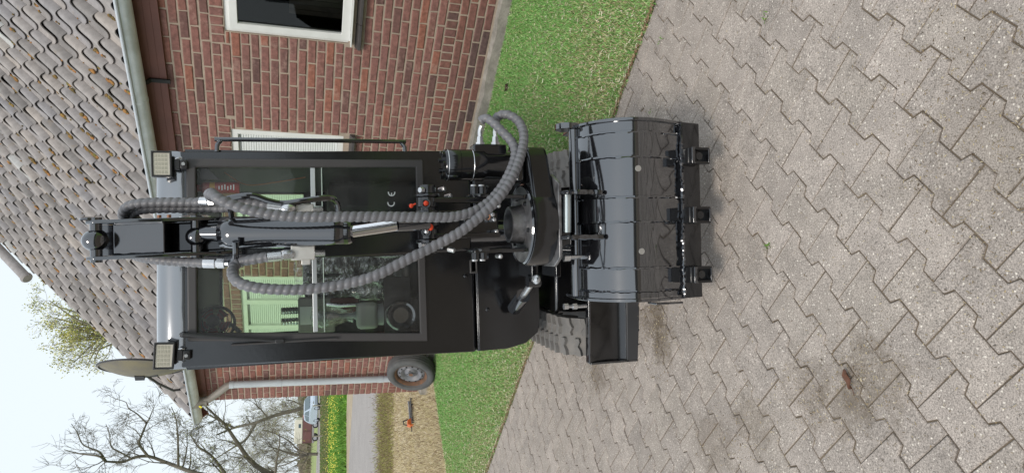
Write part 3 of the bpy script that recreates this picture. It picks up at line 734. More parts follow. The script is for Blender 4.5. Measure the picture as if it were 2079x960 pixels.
for k in range(12):
    a = 2 * math.pi * k / 12; MB().cyl((.142 * math.cos(a), -.046, .142 * math.sin(a)), (.142 * math.cos(a), -.036, .142 * math.sin(a)), .0115, seg=10).build('vent_hole', bpy.data.materials['black_iron'], disc)
for k in range(4):
    a = 2 * math.pi * k / 4 + .4; MB().cyl((.05 * math.cos(a), -.0345, .05 * math.sin(a)), (.05 * math.cos(a), -.028, .05 * math.sin(a)), .007, seg=8).build('bolt_hole', bpy.data.materials['black_iron'], disc)
MB().cyl((0, -.052, 0), (0, -.049, 0), .026, seg=16).build('hub_bore', M_rust, disc)

# chainsaw-like tool and bars lying on the mown strip
q = at_z(838, 862)
tool = empty('garden_tool', (q.x, q.y, -.01), 'orange and black motor tool with bars lying on dry mown grass', 'garden tool', rot=(0, 0, math.radians(35)))
MB().prism([(-.03, 0), (.13, 0), (.15, .05), (.11, .12), (0, .13), (-.04, .07)], -.07, .07, 'y').build('motor_housing', mat('orange_plastic', (.62, .14, .03), .45), tool, .01)
MB().tube([(.0, 0, .12), (.02, 0, .19), (.1, 0, .2), (.14, 0, .1)], .014, 8).build('handle', M_dk, tool)
MB().tube([(.12, 0, .05), (.5, .04, .045), (.62, .05, .05)], .028, 10).build('shaft', mat('grey_tube', (.25, .26, .28), .4, .5), tool)
MB().box((.30, -.13, .03), (.62, .07, .05)).build('bar', M_dk, tool, .005)
MB().bx(-.16, -.03, -.01, .01, .03, .05).build('nozzle', M_dk, tool)
tool.scale = (.62, .75, .75)
# ------------------------------------------------------------------ trees
M_bark = mat('grey_bark', (.17, .15, .115), .9, c2=(.10, .09, .072), scale=3, bscale=8, bstr=.5, bdist=.03)
M_bark2 = mat('mossy_bark', (.24, .22, .15), .9, c2=(.16, .145, .11), scale=2, bscale=8, bstr=.5, bdist=.03)
M_twig = mat('pale_twig', (.30, .27, .22), .9)
def grow(tk, tw, p, d, L, r, lev, R, up_=.12, kids=(3, 5), wig=.28, minr=.006, drop=.62, tips=None):
    n = 5 if lev > 1 else 4; pts = [p]; rr = [r]; q = p.copy(); dd = d.normalized()
    for i in range(n):
        dd = (dd + Vector((R.gauss(0, wig), R.gauss(0, wig), R.gauss(0, wig) + up_)) * .55).normalized(); q = q + dd * (L / n); pts.append(q.copy()); rr.append(max(minr * .6, r * (1 - .72 * (i + 1) / n)))
    (tk if lev > 2 else tw).tube(pts, rr, 6 if lev > 2 else (4 if lev > 1 else 3), cap=False)
    if lev <= 0:
        if tips is not None: tips.append((pts[-1], dd))
        return
    for k in range(R.randint(*kids)):
        f = R.uniform(.25, 1.0); i = min(n - 1, int(f * n)); b = pts[i].lerp(pts[i + 1], f * n - i if i < n else 1)
        t = (pts[i + 1] - pts[i]).normalized(); s = t.orthogonal().normalized(); s.rotate(Matrix.Rotation(R.uniform(0, 6.283), 3, t))
        grow(tk, tw, b, (t * .75 + s * R.uniform(.5, 1.1)), L * R.uniform(drop - .12, drop + .15), max(minr, rr[i] * .55), lev - 1, R, up_, kids, wig, minr, drop, tips)
def limb(tk, tw, pts, ra, rb, R, lev, every, L, tips=None, minr=.006, up_=.1, kids=(3, 5)):
    P = spline(pts, .25 if (Vector(pts[0]) - Vector(pts[1])).length > 1 else .1); n = len(P)
    tk.tube(P, [ra + (rb - ra) * i / (n - 1) for i in range(n)], 8, cap=False)
    acc = 0; nxt = every * .6
    for i in range(1, n):
        acc += (P[i] - P[i - 1]).length
        if acc > nxt:
            nxt += every * R.uniform(.6, 1.4); t = (P[i] - P[i - 1]).normalized(); s = t.orthogonal().normalized(); s.rotate(Matrix.Rotation(R.uniform(0, 6.283), 3, t))
            f = i / n; grow(tk, tw, P[i], t * .6 + s, L * R.uniform(.6, 1.2) * (1.15 - .5 * f), (ra + (rb - ra) * f) * .45, lev, R, up_, kids, minr=minr, tips=tips)
def leaf_tris(tips, R, per, size, spread):
    V = []
    for p, d in tips:
        for _ in range(per):
            c = p + Vector((R.gauss(0, spread), R.gauss(0, spread), R.gauss(0, spread))); a = Vector((R.gauss(0, 1), R.gauss(0, 1), R.gauss(0, 1))).normalized() * size * R.uniform(.6, 1.3); b = a.orthogonal().normalized() * size * R.uniform(.3, .55)
            V.append([c - a, c + b, c + a, c - b])
    return np.array([[tuple(v) for v in q] for q in V])
def px_path(pts, y, R, jit=.0): return [at_y(a, b, y + R.uniform(-jit, jit)) for a, b in pts]
GREENS = [(.30, .31, .07), (.24, .27, .05), (.36, .33, .09), (.18, .21, .04)]
def finish(name, label, tk, tw, base, tips=None, per=0, size=.05, spread=.1, bark=M_bark, cols=GREENS, R=None, group=None, twig=None):
    o = empty(name, base, label, 'tree', group)
    T = Matrix.Translation(-Vector(base))
    for mb in (tk, tw): mb.v = [tuple(T @ Vector(v)) for v in mb.v]
    tk.build('trunk', bark, o, smooth=60)
    cr = tw.build('crown', twig or bark, o, smooth=60)
    if per and tips:
        V = leaf_tris(tips, R, per, size, spread) - np.array(tuple(base)); lo = tri_object('leaves', V, np.array([R.choice(cols) for _ in range(len(V))]), None, 4); lo.parent = cr; tag(lo, kind='stuff')
    return o
# big bare tree left of the house, trunk outside the picture
R = random.Random(5); tk, tw, tips = MB(), MB(), []; Y = 27.0
base = at_z(705, 1010, -.04) ; Yb = base.y; S = lambda pts: [at_y(a, b, Yb + j) for (a, b), j in zip(pts, [R.uniform(-.5, .5) for _ in pts])]
tk.tube(spline([base, at_y(650, 1005, Yb), at_y(600, 990, Yb)], .2), [.26 - .008 * i for i in range(len(spline([base, at_y(650, 1005, Yb), at_y(600, 990, Yb)], .2)))], 10)
limb(tk, tw, S([(602, 990), (519, 944), (487, 905), (457, 862), (432, 838), (405, 812)]), .13, .025, R, 3, .6, 1.4, tips, .006)
limb(tk, tw, S([(602, 990), (480, 975), (400, 960), (370, 950), (330, 935), (300, 925), (272, 928), (250, 937), (215, 936)]), .115, .035, R, 3, .5, 1.3, tips, .006)
limb(tk, tw, S([(215, 936), (202, 917), (183, 909), (167, 900), (156, 876), (145, 860)]), .042, .010, R, 2, .30, .9, tips, .006)
limb(tk, tw, S([(215, 936), (200, 925), (160, 920), (130, 912)]), .05, .012, R, 2, .4, .9, tips, .006)
limb(tk, tw, S([(300, 925), (282, 900), (286, 887), (297, 860), (303, 849), (313, 825)]), .048, .010, R, 2, .30, .85, tips, .006)
limb(tk, tw, S([(297, 858), (280, 841), (260, 827), (256, 816), (232, 808), (218, 800)]), .03, .008, R, 2, .28, .75, tips, .006)
limb(tk, tw, S([(267, 930), (240, 915), (226, 906), (222, 880), (215, 860)]), .032, .008, R, 2, .30, .8, tips, .006)
limb(tk, tw, S([(362, 945), (361, 890), (357, 850), (348, 825)]), .045, .012, R, 2, .34, .9, tips, .006)
limb(tk, tw, S([(457, 960), (430, 925), (402, 905), (385, 880)]), .06, .014, R, 3, .45, 1.2, tips, .006)
R3 = random.Random(6); mt = [t_ for t_ in tips if R3.random() < .22 and proj(t_[0])[0] > 350]
finish('bare_tree', 'large bare branching tree with dark limbs beyond the house corner', tk, tw, base, mt, 3, .035, .12, M_bark, GREENS, R3)
# leaning tree by the parked car
R = random.Random(9); tk, tw, tips = MB(), MB(), []; base = at_z(650, 814, -.05)
base = Vector((base.x * 76 / base.y, 76, -.05)); S = lambda pts: [at_y(a, b, 76 + R.uniform(-1, 1)) for a, b in pts]
limb(tk, tw, [base] + S([(610, 829), (560, 842), (519, 857), (475, 868), (440, 882)]), .26, .08, R, 3, 1.8, 3.2, tips, .02, .05)
limb(tk, tw, S([(475, 868), (440, 850), (410, 835)]), .14, .04, R, 3, 1.5, 3.0, tips, .02)
limb(tk, tw, S([(519, 857), (500, 890), (470, 910), (430, 935)]), .16, .04, R, 3, 1.5, 3.0, tips, .02)
finish('leaning_tree', 'leaning bare tree with a stout trunk behind the silver car', tk, tw, base, tips[::5], 3, .07, .3, M_bark, GREENS, R)
# slender twin-stemmed tree by the horse trailer
R = random.Random(12); tk, tw, tips = MB(), MB(), []; base = at_z(646, 921, -.05); base = Vector((base.x * 72 / base.y, 72, -.05)); S = lambda pts: [at_y(a, b, 72 + R.uniform(-.6, .6)) for a, b in pts]
limb(tk, tw, [base] + S([(622, 921), (600, 923), (575, 915), (545, 905)]), .17, .05, R, 3, 1.3, 2.2, tips, .014)
limb(tk, tw, S([(625, 921), (604, 912), (590, 897), (560, 880), (535, 872)]), .10, .03, R, 3, 1.3, 2.0, tips, .014)
limb(tk, tw, S([(628, 921), (605, 930), (580, 942), (550, 950)]), .10, .03, R, 3, 1.3, 2.0, tips, .014)
finish('twin_stem_tree', 'slender bare tree with splitting stems past the horse trailer', tk, tw, base, tips[::6], 2, .06, .25, M_bark, GREENS, R)
# leafing tree behind the roof ridge
R = random.Random(14); tk, tw, tips = MB(), MB(), []; Yq = 30.0
base = at_y(250, 690, Yq); base = Vector((base.x, Yq, -.05))
top = at_y(240, 672, Yq)
tk.tube(spline([base, Vector((base.x + .3, Yq, top.z * .5)), top], .5), [.30 - .26 * i / max(1, len(spline([base, Vector((base.x + .3, Yq, top.z * .5)), top], .5)) - 1) + .04 for i in range(len(spline([base, Vector((base.x + .3, Yq, top.z * .5)), top], .5)))], 9)
for (a, b) in ((95, 615), (88, 640), (105, 665), (120, 690), (110, 700), (150, 735), (165, 725), (180, 715), (140, 640), (160, 690), (190, 735), (100, 610), (130, 655), (175, 745)):
    st = top.lerp(base, R.uniform(0, .12)); e_ = at_y(a, b, Yq + R.uniform(-1, 1)); mid = st.lerp(e_, .5) + Vector((R.uniform(-.3, .3), R.uniform(-.3, .3), .2))
    limb(tk, tw, [st, mid, e_], .07, .015, R, 2, .55, .8, tips, .007)
finish('leafing_tree', 'pale tree with fresh yellow green leaves behind the roof', tk, tw, base, [t_ for t_ in tips if proj(t_[0])[0] < 225], 5, .05, .10, M_twig, [(.50, .48, .12), (.42, .43, .10), (.58, .52, .18), (.33, .34, .11)], R)
# bare thicket along the far field
LAB = ['low bare shrub at the far field edge by the lane', 'hazy grey leafless tree in the far hedgerow', 'fine twigged bare tree in the far thicket', 'bushy leafless tree at the field boundary', 'tall pale bare tree behind the silver car', 'rounded bare bush beyond the horse trailer', 'spreading bare tree above the far fence', 'pale twiggy tree at the hedgerow end farthest from the brick house']
for k, (py, h, Yd) in enumerate(((800, 5, 95), (812, 7, 110), (835, 7.5, 118), (858, 9, 112), (880, 10, 116), (905, 9, 108), (930, 10, 114), (955, 11, 110))):
    R = random.Random(30 + k); tk, tw, tips = MB(), MB(), []; b_ = at_y(628, py, Yd); base = Vector((b_.x, Yd, -.05))
    for j in range(3):
        pb = base + Vector((R.uniform(-2.2, 2.2), R.uniform(-2, 2), 0)); grow(tk, tw, pb, Vector((R.uniform(-.4, .4), R.uniform(-.3, .3), 1)), h * R.uniform(.6, .95),   .07, 4, R, .12, (3, 5), .3, .013, .55, tips)
    finish('hedgerow_tree', LAB[k], tk, tw, base, tips[::7], 1, .10, .4, M_bark2, GREENS, R, 'bare trees of the far hedgerow', M_twig)
# low far hedge, reads as one mass
V = []; Cc = []; R = random.Random(77)
for _ in range(9000):
    py = R.uniform(700, 1100); q = at_y(R.gauss(620, 4.5), py, R.uniform(120, 135)); q.z = max(0, q.z)
    s_ = .35; V.append([(q.x + R.gauss(0, s_), q.y, q.z + R.gauss(0, s_)) for _ in range(3)]); Cc.append(R.choice(((.26, .22, .17), (.2, .19, .12), (.3, .25, .2))))
tag(tri_object('far_hedge', np.array(V), np.array(Cc)), 'low brown hedge along the far field', 'hedge', kind='stuff')

# ------------------------------------------------------------------ parked car and horse trailer on the far road
M_carp = mat('silver_blue_paint', (.50, .58, .68), .25, .3, coat=.6)
M_cg = mat('car_glass', (.10, .14, .16), .08)
M_rub = mat('rubber', (.02, .02, .021), .7)
M_alloy = mat('alloy', (.45, .46, .48), .35, .7)
def wheel_at(par, x, y, r, side):
    w = MB().lathe((x, y, r), (0, side, 0), [(r * .62, .02), (r * .8, .09), (r * .97, .085), (r, .05), (r, -.08), (r * .6, -.08)], 20).build('wheel', M_rub, par)
    MB().lathe((x, y, r), (0, side, 0), [(.0, .05), (r * .25, .065), (r * .55, .055), (r * .64, .03)], 20).build('rim', M_alloy, w)
q = at_z(650.5, 824, -.035)
car = empty('parked_car', (q.x, q.y, -.04), 'silver blue hatchback parked on the far road', 'car', rot=(0, 0, math.radians(-50)))
sec = [(-2.02, .38), (-2.05, .62), (-1.98, .86), (-1.90, .98), (1.0, .98), (1.6, .88), (2.0, .74), (2.08, .55), (2.02, .32), (1.7, .24), (-1.8, .24)]
MB().prism([(a, b) for a, b in sec], -.84, .84, 'y').build('body', M_carp, car, .07)
hs = [(-1.92, .97), (-1.72, 1.28), (-1.45, 1.46), (-.4, 1.50), (.25, 1.44), (1.05, .97)]
b = MB(); n = len(hs)
for w_, sgn in ((.0, -1), (.0, 1)): b.v += [(x, sgn * (.80 - .20 * (z - .97) / .53), z) for x, z in hs]
b.f = [tuple(range(n))[::-1], tuple(range(n, 2 * n))] + [(i, (i + 1) % n, n + (i + 1) % n, n + i) for i in range(n)]
b.build('cabin', M_carp, car, .04)
for sgn in (-1, 1):
    yq = lambda z: sgn * (.806 - .20 * (z - .97) / .53)
    for pts in ([(-1.62, 1.02), (-1.5, 1.3), (-.42, 1.42), (-.42, 1.02)], [(-.34, 1.02), (-.34, 1.42), (.18, 1.38), (.8, 1.02)]):
        MB().add([(x, yq(z), z) for x, z in pts], [(0, 1, 2, 3)]).build('side_window', M_cg, car)
    for x in (-1.25, 1.3): wheel_at(car, x, sgn * .76, .31, sgn)
    MB().box((-2.0, sgn * .66, .84), (.10, .22, .2)).build('tail_light', mat('red_lamp', (.45, .02, .02), .2), car, .02)
    MB().box((2.0, sgn * .62, .66), (.10, .3, .14)).build('headlight', M_alloy, car, .02)
MB().add([(-1.935, -.62, 1.01), (-1.935, .62, 1.01), (-1.74, .54, 1.28), (-1.74, -.54, 1.28)], [(0, 1, 2, 3)]).build('rear_window', M_cg, car)
MB().add([(1.06, -.68, 1.0), (1.06, .68, 1.0), (.29, .60, 1.42), (.29, -.60, 1.42)], [(0, 1, 2, 3)]).build('windscreen', M_cg, car)
q = at_z(646, 871, -.035)
tr = empty('horse_trailer', (q.x, q.y, -.04), 'brown and cream horse trailer parked behind the silver car', 'trailer', rot=(0, 0, math.radians(8)))
M_maroon = mat('maroon_panel', (.12, .055, .05), .5); M_cream = mat('cream_roof', (.72, .69, .58), .4)
MB().bx(-1.2, 1.2, -.8, .8, .42, 1.55).build('body', M_maroon, tr, .03)
rp_ = [(-1.2, 1.552), (1.2, 1.552), (1.2, 2.2), (1.05, 2.34), (-1.05, 2.38), (-1.22, 2.2)]
MB().prism(rp_, -.8, .8, 'y').build('upper_body', M_cream, tr, .06)
for x0, x1 in ((-1.05, -.08), (.1, .95)): MB().bx(x0, x1, -.83, -.803, .72, 1.48).build('side_panel', mat('panel_brown', (.16, .07, .065), .45), tr, .01)
MB().bx(-1.2, 1.2, -.83, -.803, .43, .62).build('fender_rail', mat('grey_rail', (.3, .29, .28), .5), tr)
MB().bx(.35, .75, -.815, -.803, 1.72, 1.95).build('window', M_cg, tr)
MB().bx(1.203, 1.5, -.5, .3, 1.15, 1.55).build('front_locker', mat('dusty_pink', (.55, .25, .24), .5), tr, .03)
for x in (-.75, .55): wheel_at(tr, x, -.78, .30, -1); wheel_at(tr, x, .78, .30, 1)
MB().tube([(1.2, 0, .45), (2.2, 0, .5)], .05, 8).build('drawbar', M_dk, tr)
for px, y in ((884, 0), (822, 0)):
    q = at_z(656, px, -.04); MB_ = MB().cyl((0, 0, 0), (0, 0, .85), .06, .05, 8)
    o = MB_.build('fence_post', M_twig, None); o.location = (q.x, q.y, -.05); tag(o, 'weathered wooden post in the ditch bank below the %s' % ('horse trailer' if px == 884 else 'silver car'), 'post', 'posts in the ditch bank')
# ------------------------------------------------------------------ the mini excavator. local frame: x image-top, y away from the camera, z up; it leans a little on the uneven drive
EXC = empty('mini_excavator', (-.045, 3.4, .012), 'black mini excavator with cab, hose-fed rotator and toothed bucket', 'excavator', rot=(0, -.04, 0))
EM = Matrix.Translation((-.045, 3.4, .012)) @ Matrix.Rotation(-.04, 4, 'Y')
CY = Matrix.Rotation(.07, 4, 'Z'); CM = EM @ CY                       # cab is slewed a little
AY = Matrix.Rotation(.02, 4, 'Z'); SHX = Matrix.Identity(4); SHX[0][2] = -.0245; SHX[0][3] = .107 + .0245 * .8
AZ = AY @ SHX; AM = EM @ AY
def cb(px, py, y=0.0): return at_f(CM, px, py, y)
def ar(px, py, y=-.9): return at_f(AM, px, py, y)
M_pb = mat('black_gloss_paint', (.007, .007, .008), .12, c2=(.009, .009, .010), scale=3, bscale=14, bstr=.04, bdist=.002, coat=1.0, rvar=.06, ior=1.75, stint=(.92, .95, 1.0))
M_roof = mat('roof_gloss_paint', (.02, .021, .023), .2, c2=(.024, .025, .027), scale=3, bscale=14, bstr=.03, bdist=.002, coat=1.0, ior=2.4, stint=(.92, .95, 1.0))
M_pm = mat('black_satin_paint', (.006, .006, .007), .15, c2=(.009, .009, .0095), scale=4, bscale=60, bstr=.05, rvar=.06, ior=1.75, stint=(.92, .95, 1.0))
M_scuf = mat('scuffed_steel_paint', (.10, .10, .105), .3, .5, c2=(.30, .30, .31), scale=22, bscale=30, bstr=.3, bdist=.004)
M_rubf = mat('grey_window_rubber', (.060, .057, .058), .5)
M_track = mat('dusty_track_rubber', (.15, .145, .14), .8, c2=(.22, .205, .19), scale=9, bscale=70, bstr=.4)
M_hose = mat('grey_hose_wrap', (.135, .135, .148), .40, c2=(.175, .175, .19), scale=12, bscale=120, bstr=.12)
M_stl = mat('zinc_steel', (.72, .73, .75), .28, .9, c2=(.6, .61, .63), scale=30, rvar=.08)
M_blk = mat('white_zinc_block', (.66, .65, .62), .4, .5, c2=(.56, .55, .52), scale=20)
M_chr = mat('chrome_rod', (.85, .86, .9), .12, 1.0)
M_red = mat('orange_red_cap', (.80, .07, .02), .4)
M_cop = mat('copper', (.55, .27, .16), .35, .8)
M_gl = glass('cab_glass', (.95, .97, .96), .7, .01, .075)
M_gg = glass('green_tinted_glass', (.80, .93, .76), .4, .01)
M_int = mat('cab_lining', (.020, .020, .022), .7, c2=(.028, .028, .03), scale=5)
M_cplt = mat('cab_grey_plastic', (.19, .185, .175), .6)
M_film = mat('clear_film', (.5, .53, .55), .15)
fm, t, p, o_ = nodes('plastic_wrap'); t.nodes.remove(p)
tr_ = N(t, 'ShaderNodeBsdfTransparent'); gl_ = N(t, 'ShaderNodeBsdfGlossy'); gl_.inputs['Roughness'].default_value = .12; mx_ = N(t, 'ShaderNodeMixShader')
k_ = N(t, 'ShaderNodeMapRange'); k_.inputs[1].default_value = .42; k_.inputs[2].default_value = .62; k_.inputs[3].default_value = .12; k_.inputs[4].default_value = .6
t.links.new(noise(t, 22, 5), k_.inputs[0]); t.links.new(k_.outputs[0], mx_.inputs[0]); t.links.new(tr_.outputs[0], mx_.inputs[1]); t.links.new(gl_.outputs[0], mx_.inputs[2])
bn = N(t, 'ShaderNodeBump'); bn.inputs['Strength'].default_value = 1; bn.inputs['Distance'].default_value = .02; t.links.new(noise(t, 16, 4), bn.inputs['Height']); t.links.new(bn.outputs[0], gl_.inputs['Normal'])
t.links.new(mx_.outputs[0], o_.inputs[0]); M_wrap = fm

HWD = .517
# front wall of the cab with the windscreen opening
def loop(x0t, x1t, x0b, x1b, z0, z1, y): return [(x0b, y, z0), (x1b, y, z0), (x1t, y, z1), (x0t, y, z1)]
front = MB(CY).ring(loop(-.500, .485, -HWD, HWD, .765, 2.135, 0), loop(-.36, .432, -.425, .444, 1.035, 2.09, 0), loop(-.50, .485, -HWD, HWD, .765, 2.135, .04), loop(-.36, .432, -.425, .444, 1.035, 2.09, .04)).build('cab_front', M_pm, EXC, .012)
wf = MB(CY).ring(loop(-.381, .453, -.447, .463, 1.015, 2.108, -.012), loop(-.345, .412, -.405, .425, 1.052, 2.068, -.012), loop(-.381, .453, -.447, .463, 1.015, 2.108, .02), loop(-.345, .412, -.405, .425, 1.052, 2.068, .02)).build('windscreen_frame', M_rubf, EXC, .006)
xm = lambda z: (-.405 + (.06) * (z - 1.052) / 1.016, .425 - .013 * (z - 1.052) / 1.016)
def pane(z0, z1, y, name):
    a, b = xm(z0), xm(z1); return MB(CY).add([(a[0], y, z0), (a[1], y, z0), (b[1], y, z1), (b[0], y, z1)], [(0, 1, 2, 3)]).build(name, M_gl, wf, smooth=0)
pane(1.054, 1.553, .006, 'lower_pane'); pane(1.512, 2.066, .012, 'upper_pane')
MB(CY).bx(-.372, .417, -.004, .010, 1.540, 1.562).build('sliding_rail', mat('aluminium_rail', (.62, .66, .68), .35, .7), wf, .002)
MB(CY).bx(-.374, .418, -.002, .004, 1.508, 1.512).build('pane_edge', mat('green_glass_edge', (.45, .55, .5), .2), wf)
# CE mark on the glass, flat print
M_wp = mat('white_print', (.85, .88, .88), .5)
def arc_mark(c, r, a0, a1, w): 
    pts = [a0 + (a1 - a0) * i / 14 for i in range(15)]; b = MB(CY)
    b.v = [tuple(CY @ Vector((c[0] + q * math.cos(a), .0035, c[1] + q * math.sin(a)))) for a in pts for q in (r - w, r)]
    b.f = [(2 * i, 2 * i + 1, 2 * i + 3, 2 * i + 2) for i in range(14)]; return b
cpos = cb(794, 412, .0035); epos = cb(795, 391, .0035)
arc_mark((cpos.x, cpos.z), .0185, math.radians(75), math.radians(285), .0055).build('ce_letter_c', M_wp, wf, smooth=0)
e_ = arc_mark((epos.x, epos.z), .0185, math.radians(75), math.radians(285), .0055); e_.bx(epos.x - .016, epos.x - .001, .0033, .0037, epos.z - .0025, epos.z + .0025); e_.build('ce_letter_e', M_wp, wf, smooth=0)
# cab roof: rounded front
rs = [(.0, 2.118), (-.004, 2.15), (.004, 2.185), (.022, 2.215), (.05, 2.238), (.09, 2.252), (.2, 2.262), (1.1, 2.262), (1.17, 2.24), (1.19, 2.2), (1.17, 2.118)]
b = MB(CY); xs_ = [-.506, -.498, -.47, -.2, .2, .455, .484, .492]; inset = [.035, .010, 0, 0, 0, 0, .010, .035]; n = len(rs)
for x, i_ in zip(xs_, inset):
    for (y, z) in rs: b.v.append(tuple(CY @ Vector((x, y + (i_ if y < .3 else -i_) * .6, 2.118 + (z - 2.118) * (1 - i_ * 6 if z > 2.2 else 1)))))
b.f = [(i * n + k, i * n + k + 1, (i + 1) * n + k + 1, (i + 1) * n + k) for i in range(len(xs_) - 1) for k in range(n - 1)] + [(i * n + n - 1, i * n, (i + 1) * n, (i + 1) * n + n - 1) for i in range(len(xs_) - 1)] + [tuple(range(n)), tuple(range(7 * n, 8 * n))[::-1]]
b.build('cab_roof', M_roof, EXC, smooth=50)
# sides, rear and floor
def side(name, x, th, holes, m):
    b = MB(CY)
    for a, c, z0, z1 in rects(.04, 1.18, .765, 2.12, holes): b.bx(x - th / 2, x + th / 2, a, c, z0, z1)
    return b.build(name, m, EXC, smooth=0)
sl_ = side('cab_left_side', -.497, .036, [(.12, 1.05, 1.15, 2.02)], M_pm); sr_ = side('cab_right_side', .485, .036, [(.16, .62, 1.55, 1.99)], M_pm)
MB(CY).bx(-.500, -.496, .118, 1.052, 1.148, 2.022).build('side_glass', M_gg, sl_); MB(CY).bx(.482, .486, .158, .622, 1.548, 1.992).build('side_glass', M_gg, sr_)
b = MB(CY)
for a, c, z0, z1 in rects(-.478, .466, .765, 2.12, [(-.44, .43, 1.60, 2.085)]): b.bx(a, c, 1.14, 1.178, z0, z1)
rear = b.build('cab_rear', M_pm, EXC, smooth=0); MB(CY).bx(-.442, .432, 1.156, 1.160, 1.598, 2.087).build('rear_glass', M_gg, rear)
MB(CY).bx(-.478, .466, .05, 1.14, .77, .80).build('cab_floor', M_int, EXC)
MB(CY).bx(.44, .466, .05, 1.13, .80, 2.11).build('side_lining', M_int, EXC)
MB(CY).bx(-.47, .466, .05, 1.13, 2.10, 2.117).build('headliner', M_int, EXC)
# lower body
lp = [(-.515, .78), (-.512, .60), (-.49, .50), (-.44, .435), (-.36, .42), (.36, .42), (.45, .44), (.50, .50), (.517, .60), (.52, .78)]
lp = [(x, min(z, .757)) for x, z in lp]
MB(CY).prism(lp, .004, 1.25, 'y').build('lower_body', M_pm, EXC, .004)
MB(CY).prism([(x * .985 - .002, .43 + (z - .43) * .985) for x, z in lp], -.010, .004, 'y').build('front_cover', M_pm, EXC, .0025)
for (px, py) in ((990, 628), (1052, 628), (945, 560), (990, 380)):
    q = cb(px, py, -.010); MB(CY).ball(q, .011, 10, 6, (1, .5, 1)).build('rivet', M_pm, EXC)
q = cb(961, 541, -.004); MB(CY).frame((q.x - .035, q.x + .035, q.z - .02, q.z + .02), (q.x - .024, q.x + .024, q.z - .011, q.z + .011), -.016, .0).build('pull_slot', M_rubf, EXC, .004)
# grab rail
g0, g1 = cb(438, 301, .01), cb(822, 306, .01); z_ = .048
ra = [Vector((.488, .01, g0.z - .005)), Vector((.523, .01, g0.z - .008)), Vector((.545, .01, g0.z - .03)), Vector((.548, .01, g0.z - .06)), Vector((.556, .01, g1.z + .06)), Vector((.553, .01, g1.z + .025)), Vector((.535, .01, g1.z + .004)), Vector((.505, .01, g1.z))]
MB(CY).tube(spline(ra, .01), .0105, 10).build('grab_rail', M_pb, EXC)
# work lights
M_lens = mat('work_light_lens', (.66, .63, .54), .25, .1); M_led = mat('led_cup', (.54, .52, .43), .2, .3); M_lh = mat('light_housing', (.03, .03, .032), .35)
for (px, py, tilt) in ((328, 333, -.02), (333, 722, .06)):
    q = cb(px, py, -.05); Mx = CY @ Matrix.Translation(q) @ Matrix.Rotation(tilt, 4, 'Y') @ Matrix.Rotation(.10, 4, 'X')
    wl = MB(Mx).bx(-.058, .058, 0, .04, -.041, .041).build('work_light', M_lh, EXC, .008)
    MB(Mx).frame((-.059, .059, -.042, .042), (-.050, .050, -.033, .033), -.006, .003).build('bezel', M_lh, wl, .003)
    MB(Mx).bx(-.0495, .0495, -.0015, .002, -.0325, .0325).build('lens', M_lens, wl)
    for i in range(4):
        for j in range(5):
            MB(Mx).bx(-.044 + j * .0185, -.030 + j * .0185, -.0030, -.0018, .018 - i * .0135, .028 - i * .0135).build('led', M_led, wl, smooth=0)
    MB(Mx).bx(-.024, .024, .005, .03, -.075, -.05).bx(-.02, .02, .0, .045, -.105, -.075).build('bracket', M_lh, wl, .004)
    MB(Mx).hexbolt((0, -.002, -.088), (0, -1, 0), .009, .01).build('bolt', M_stl, wl)
    MB(Mx).tube([(.026, .015, -.055), (.03, .012, -.07), (.026, .015, -.08)], .004, 6).build('clamp', M_stl, wl)
# wiper
w0, w1, w2 = cb(372, 680, -.035), cb(568, 692, -.03), cb(684, 688, -.02)
wip = MB(CY).tube([w0 + Vector((0, .03, .01)), w0, w0.lerp(w1, .5), w1], [.012, .011, .008, .006], 8).build('wiper', M_lh, EXC)
b0_, b1_ = cb(470, 700, -.022), cb(685, 687, -.022)
MB(CY).tube([b0_, b1_], .0055, 6).build('wiper_blade', M_rubf, wip); MB(CY).box(w1 + Vector((0, -.006, 0)), (.02, .014, .04)).build('wiper_joint', M_lh, wip, .003)
# ---- inside the cab
seat = MB(CY).box((-.02, .80, 1.30), (.42, .12, .62)).box((-.02, .62, 1.02), (.44, .42, .12)).build('seat', mat('black_vinyl', (.025, .025, .028), .45), EXC, .04)
b = MB(CY); Rz = random.Random(3); nx, nz = 14, 16
for i in range(nz + 1):
    for j in range(nx + 1):
        u, v = j / nx, i / nz; b.v.append(tuple(CY @ Vector((-.02 + (u - .5) * .47, .725 - .02 * math.sin(math.pi * u) + Rz.gauss(0, .006), 1.03 + v * .63 - .03 * (abs(u - .5) * 2) ** 3))))
b.f = [(i * (nx + 1) + j, i * (nx + 1) + j + 1, (i + 1) * (nx + 1) + j + 1, (i + 1) * (nx + 1) + j) for i in range(nz) for j in range(nx)]
b.build('seat_cover_film', M_wrap, seat, smooth=80)
q = cb(628, 640, .62); cons = MB(CY).box((q.x, q.y + .1, q.z - .04), (.20, .22, .20)).build('control_box', M_cplt, EXC, .01)
MB(CY).bx(q.x - .05, q.x + .05, q.y - .0125, q.y - .0105, q.z - .03, q.z + .05).build('control_label', mat('label_sheet', (.6, .62, .62), .5), cons)
for dx in (-.03, .03):
    MB(CY).tube([(q.x + dx, q.y + .04, q.z + .055 + .008 * i) for i in range(13)], [.018 if i % 2 else .0215 for i in range(13)], 10).build('ribbed_tube', M_stl, cons)
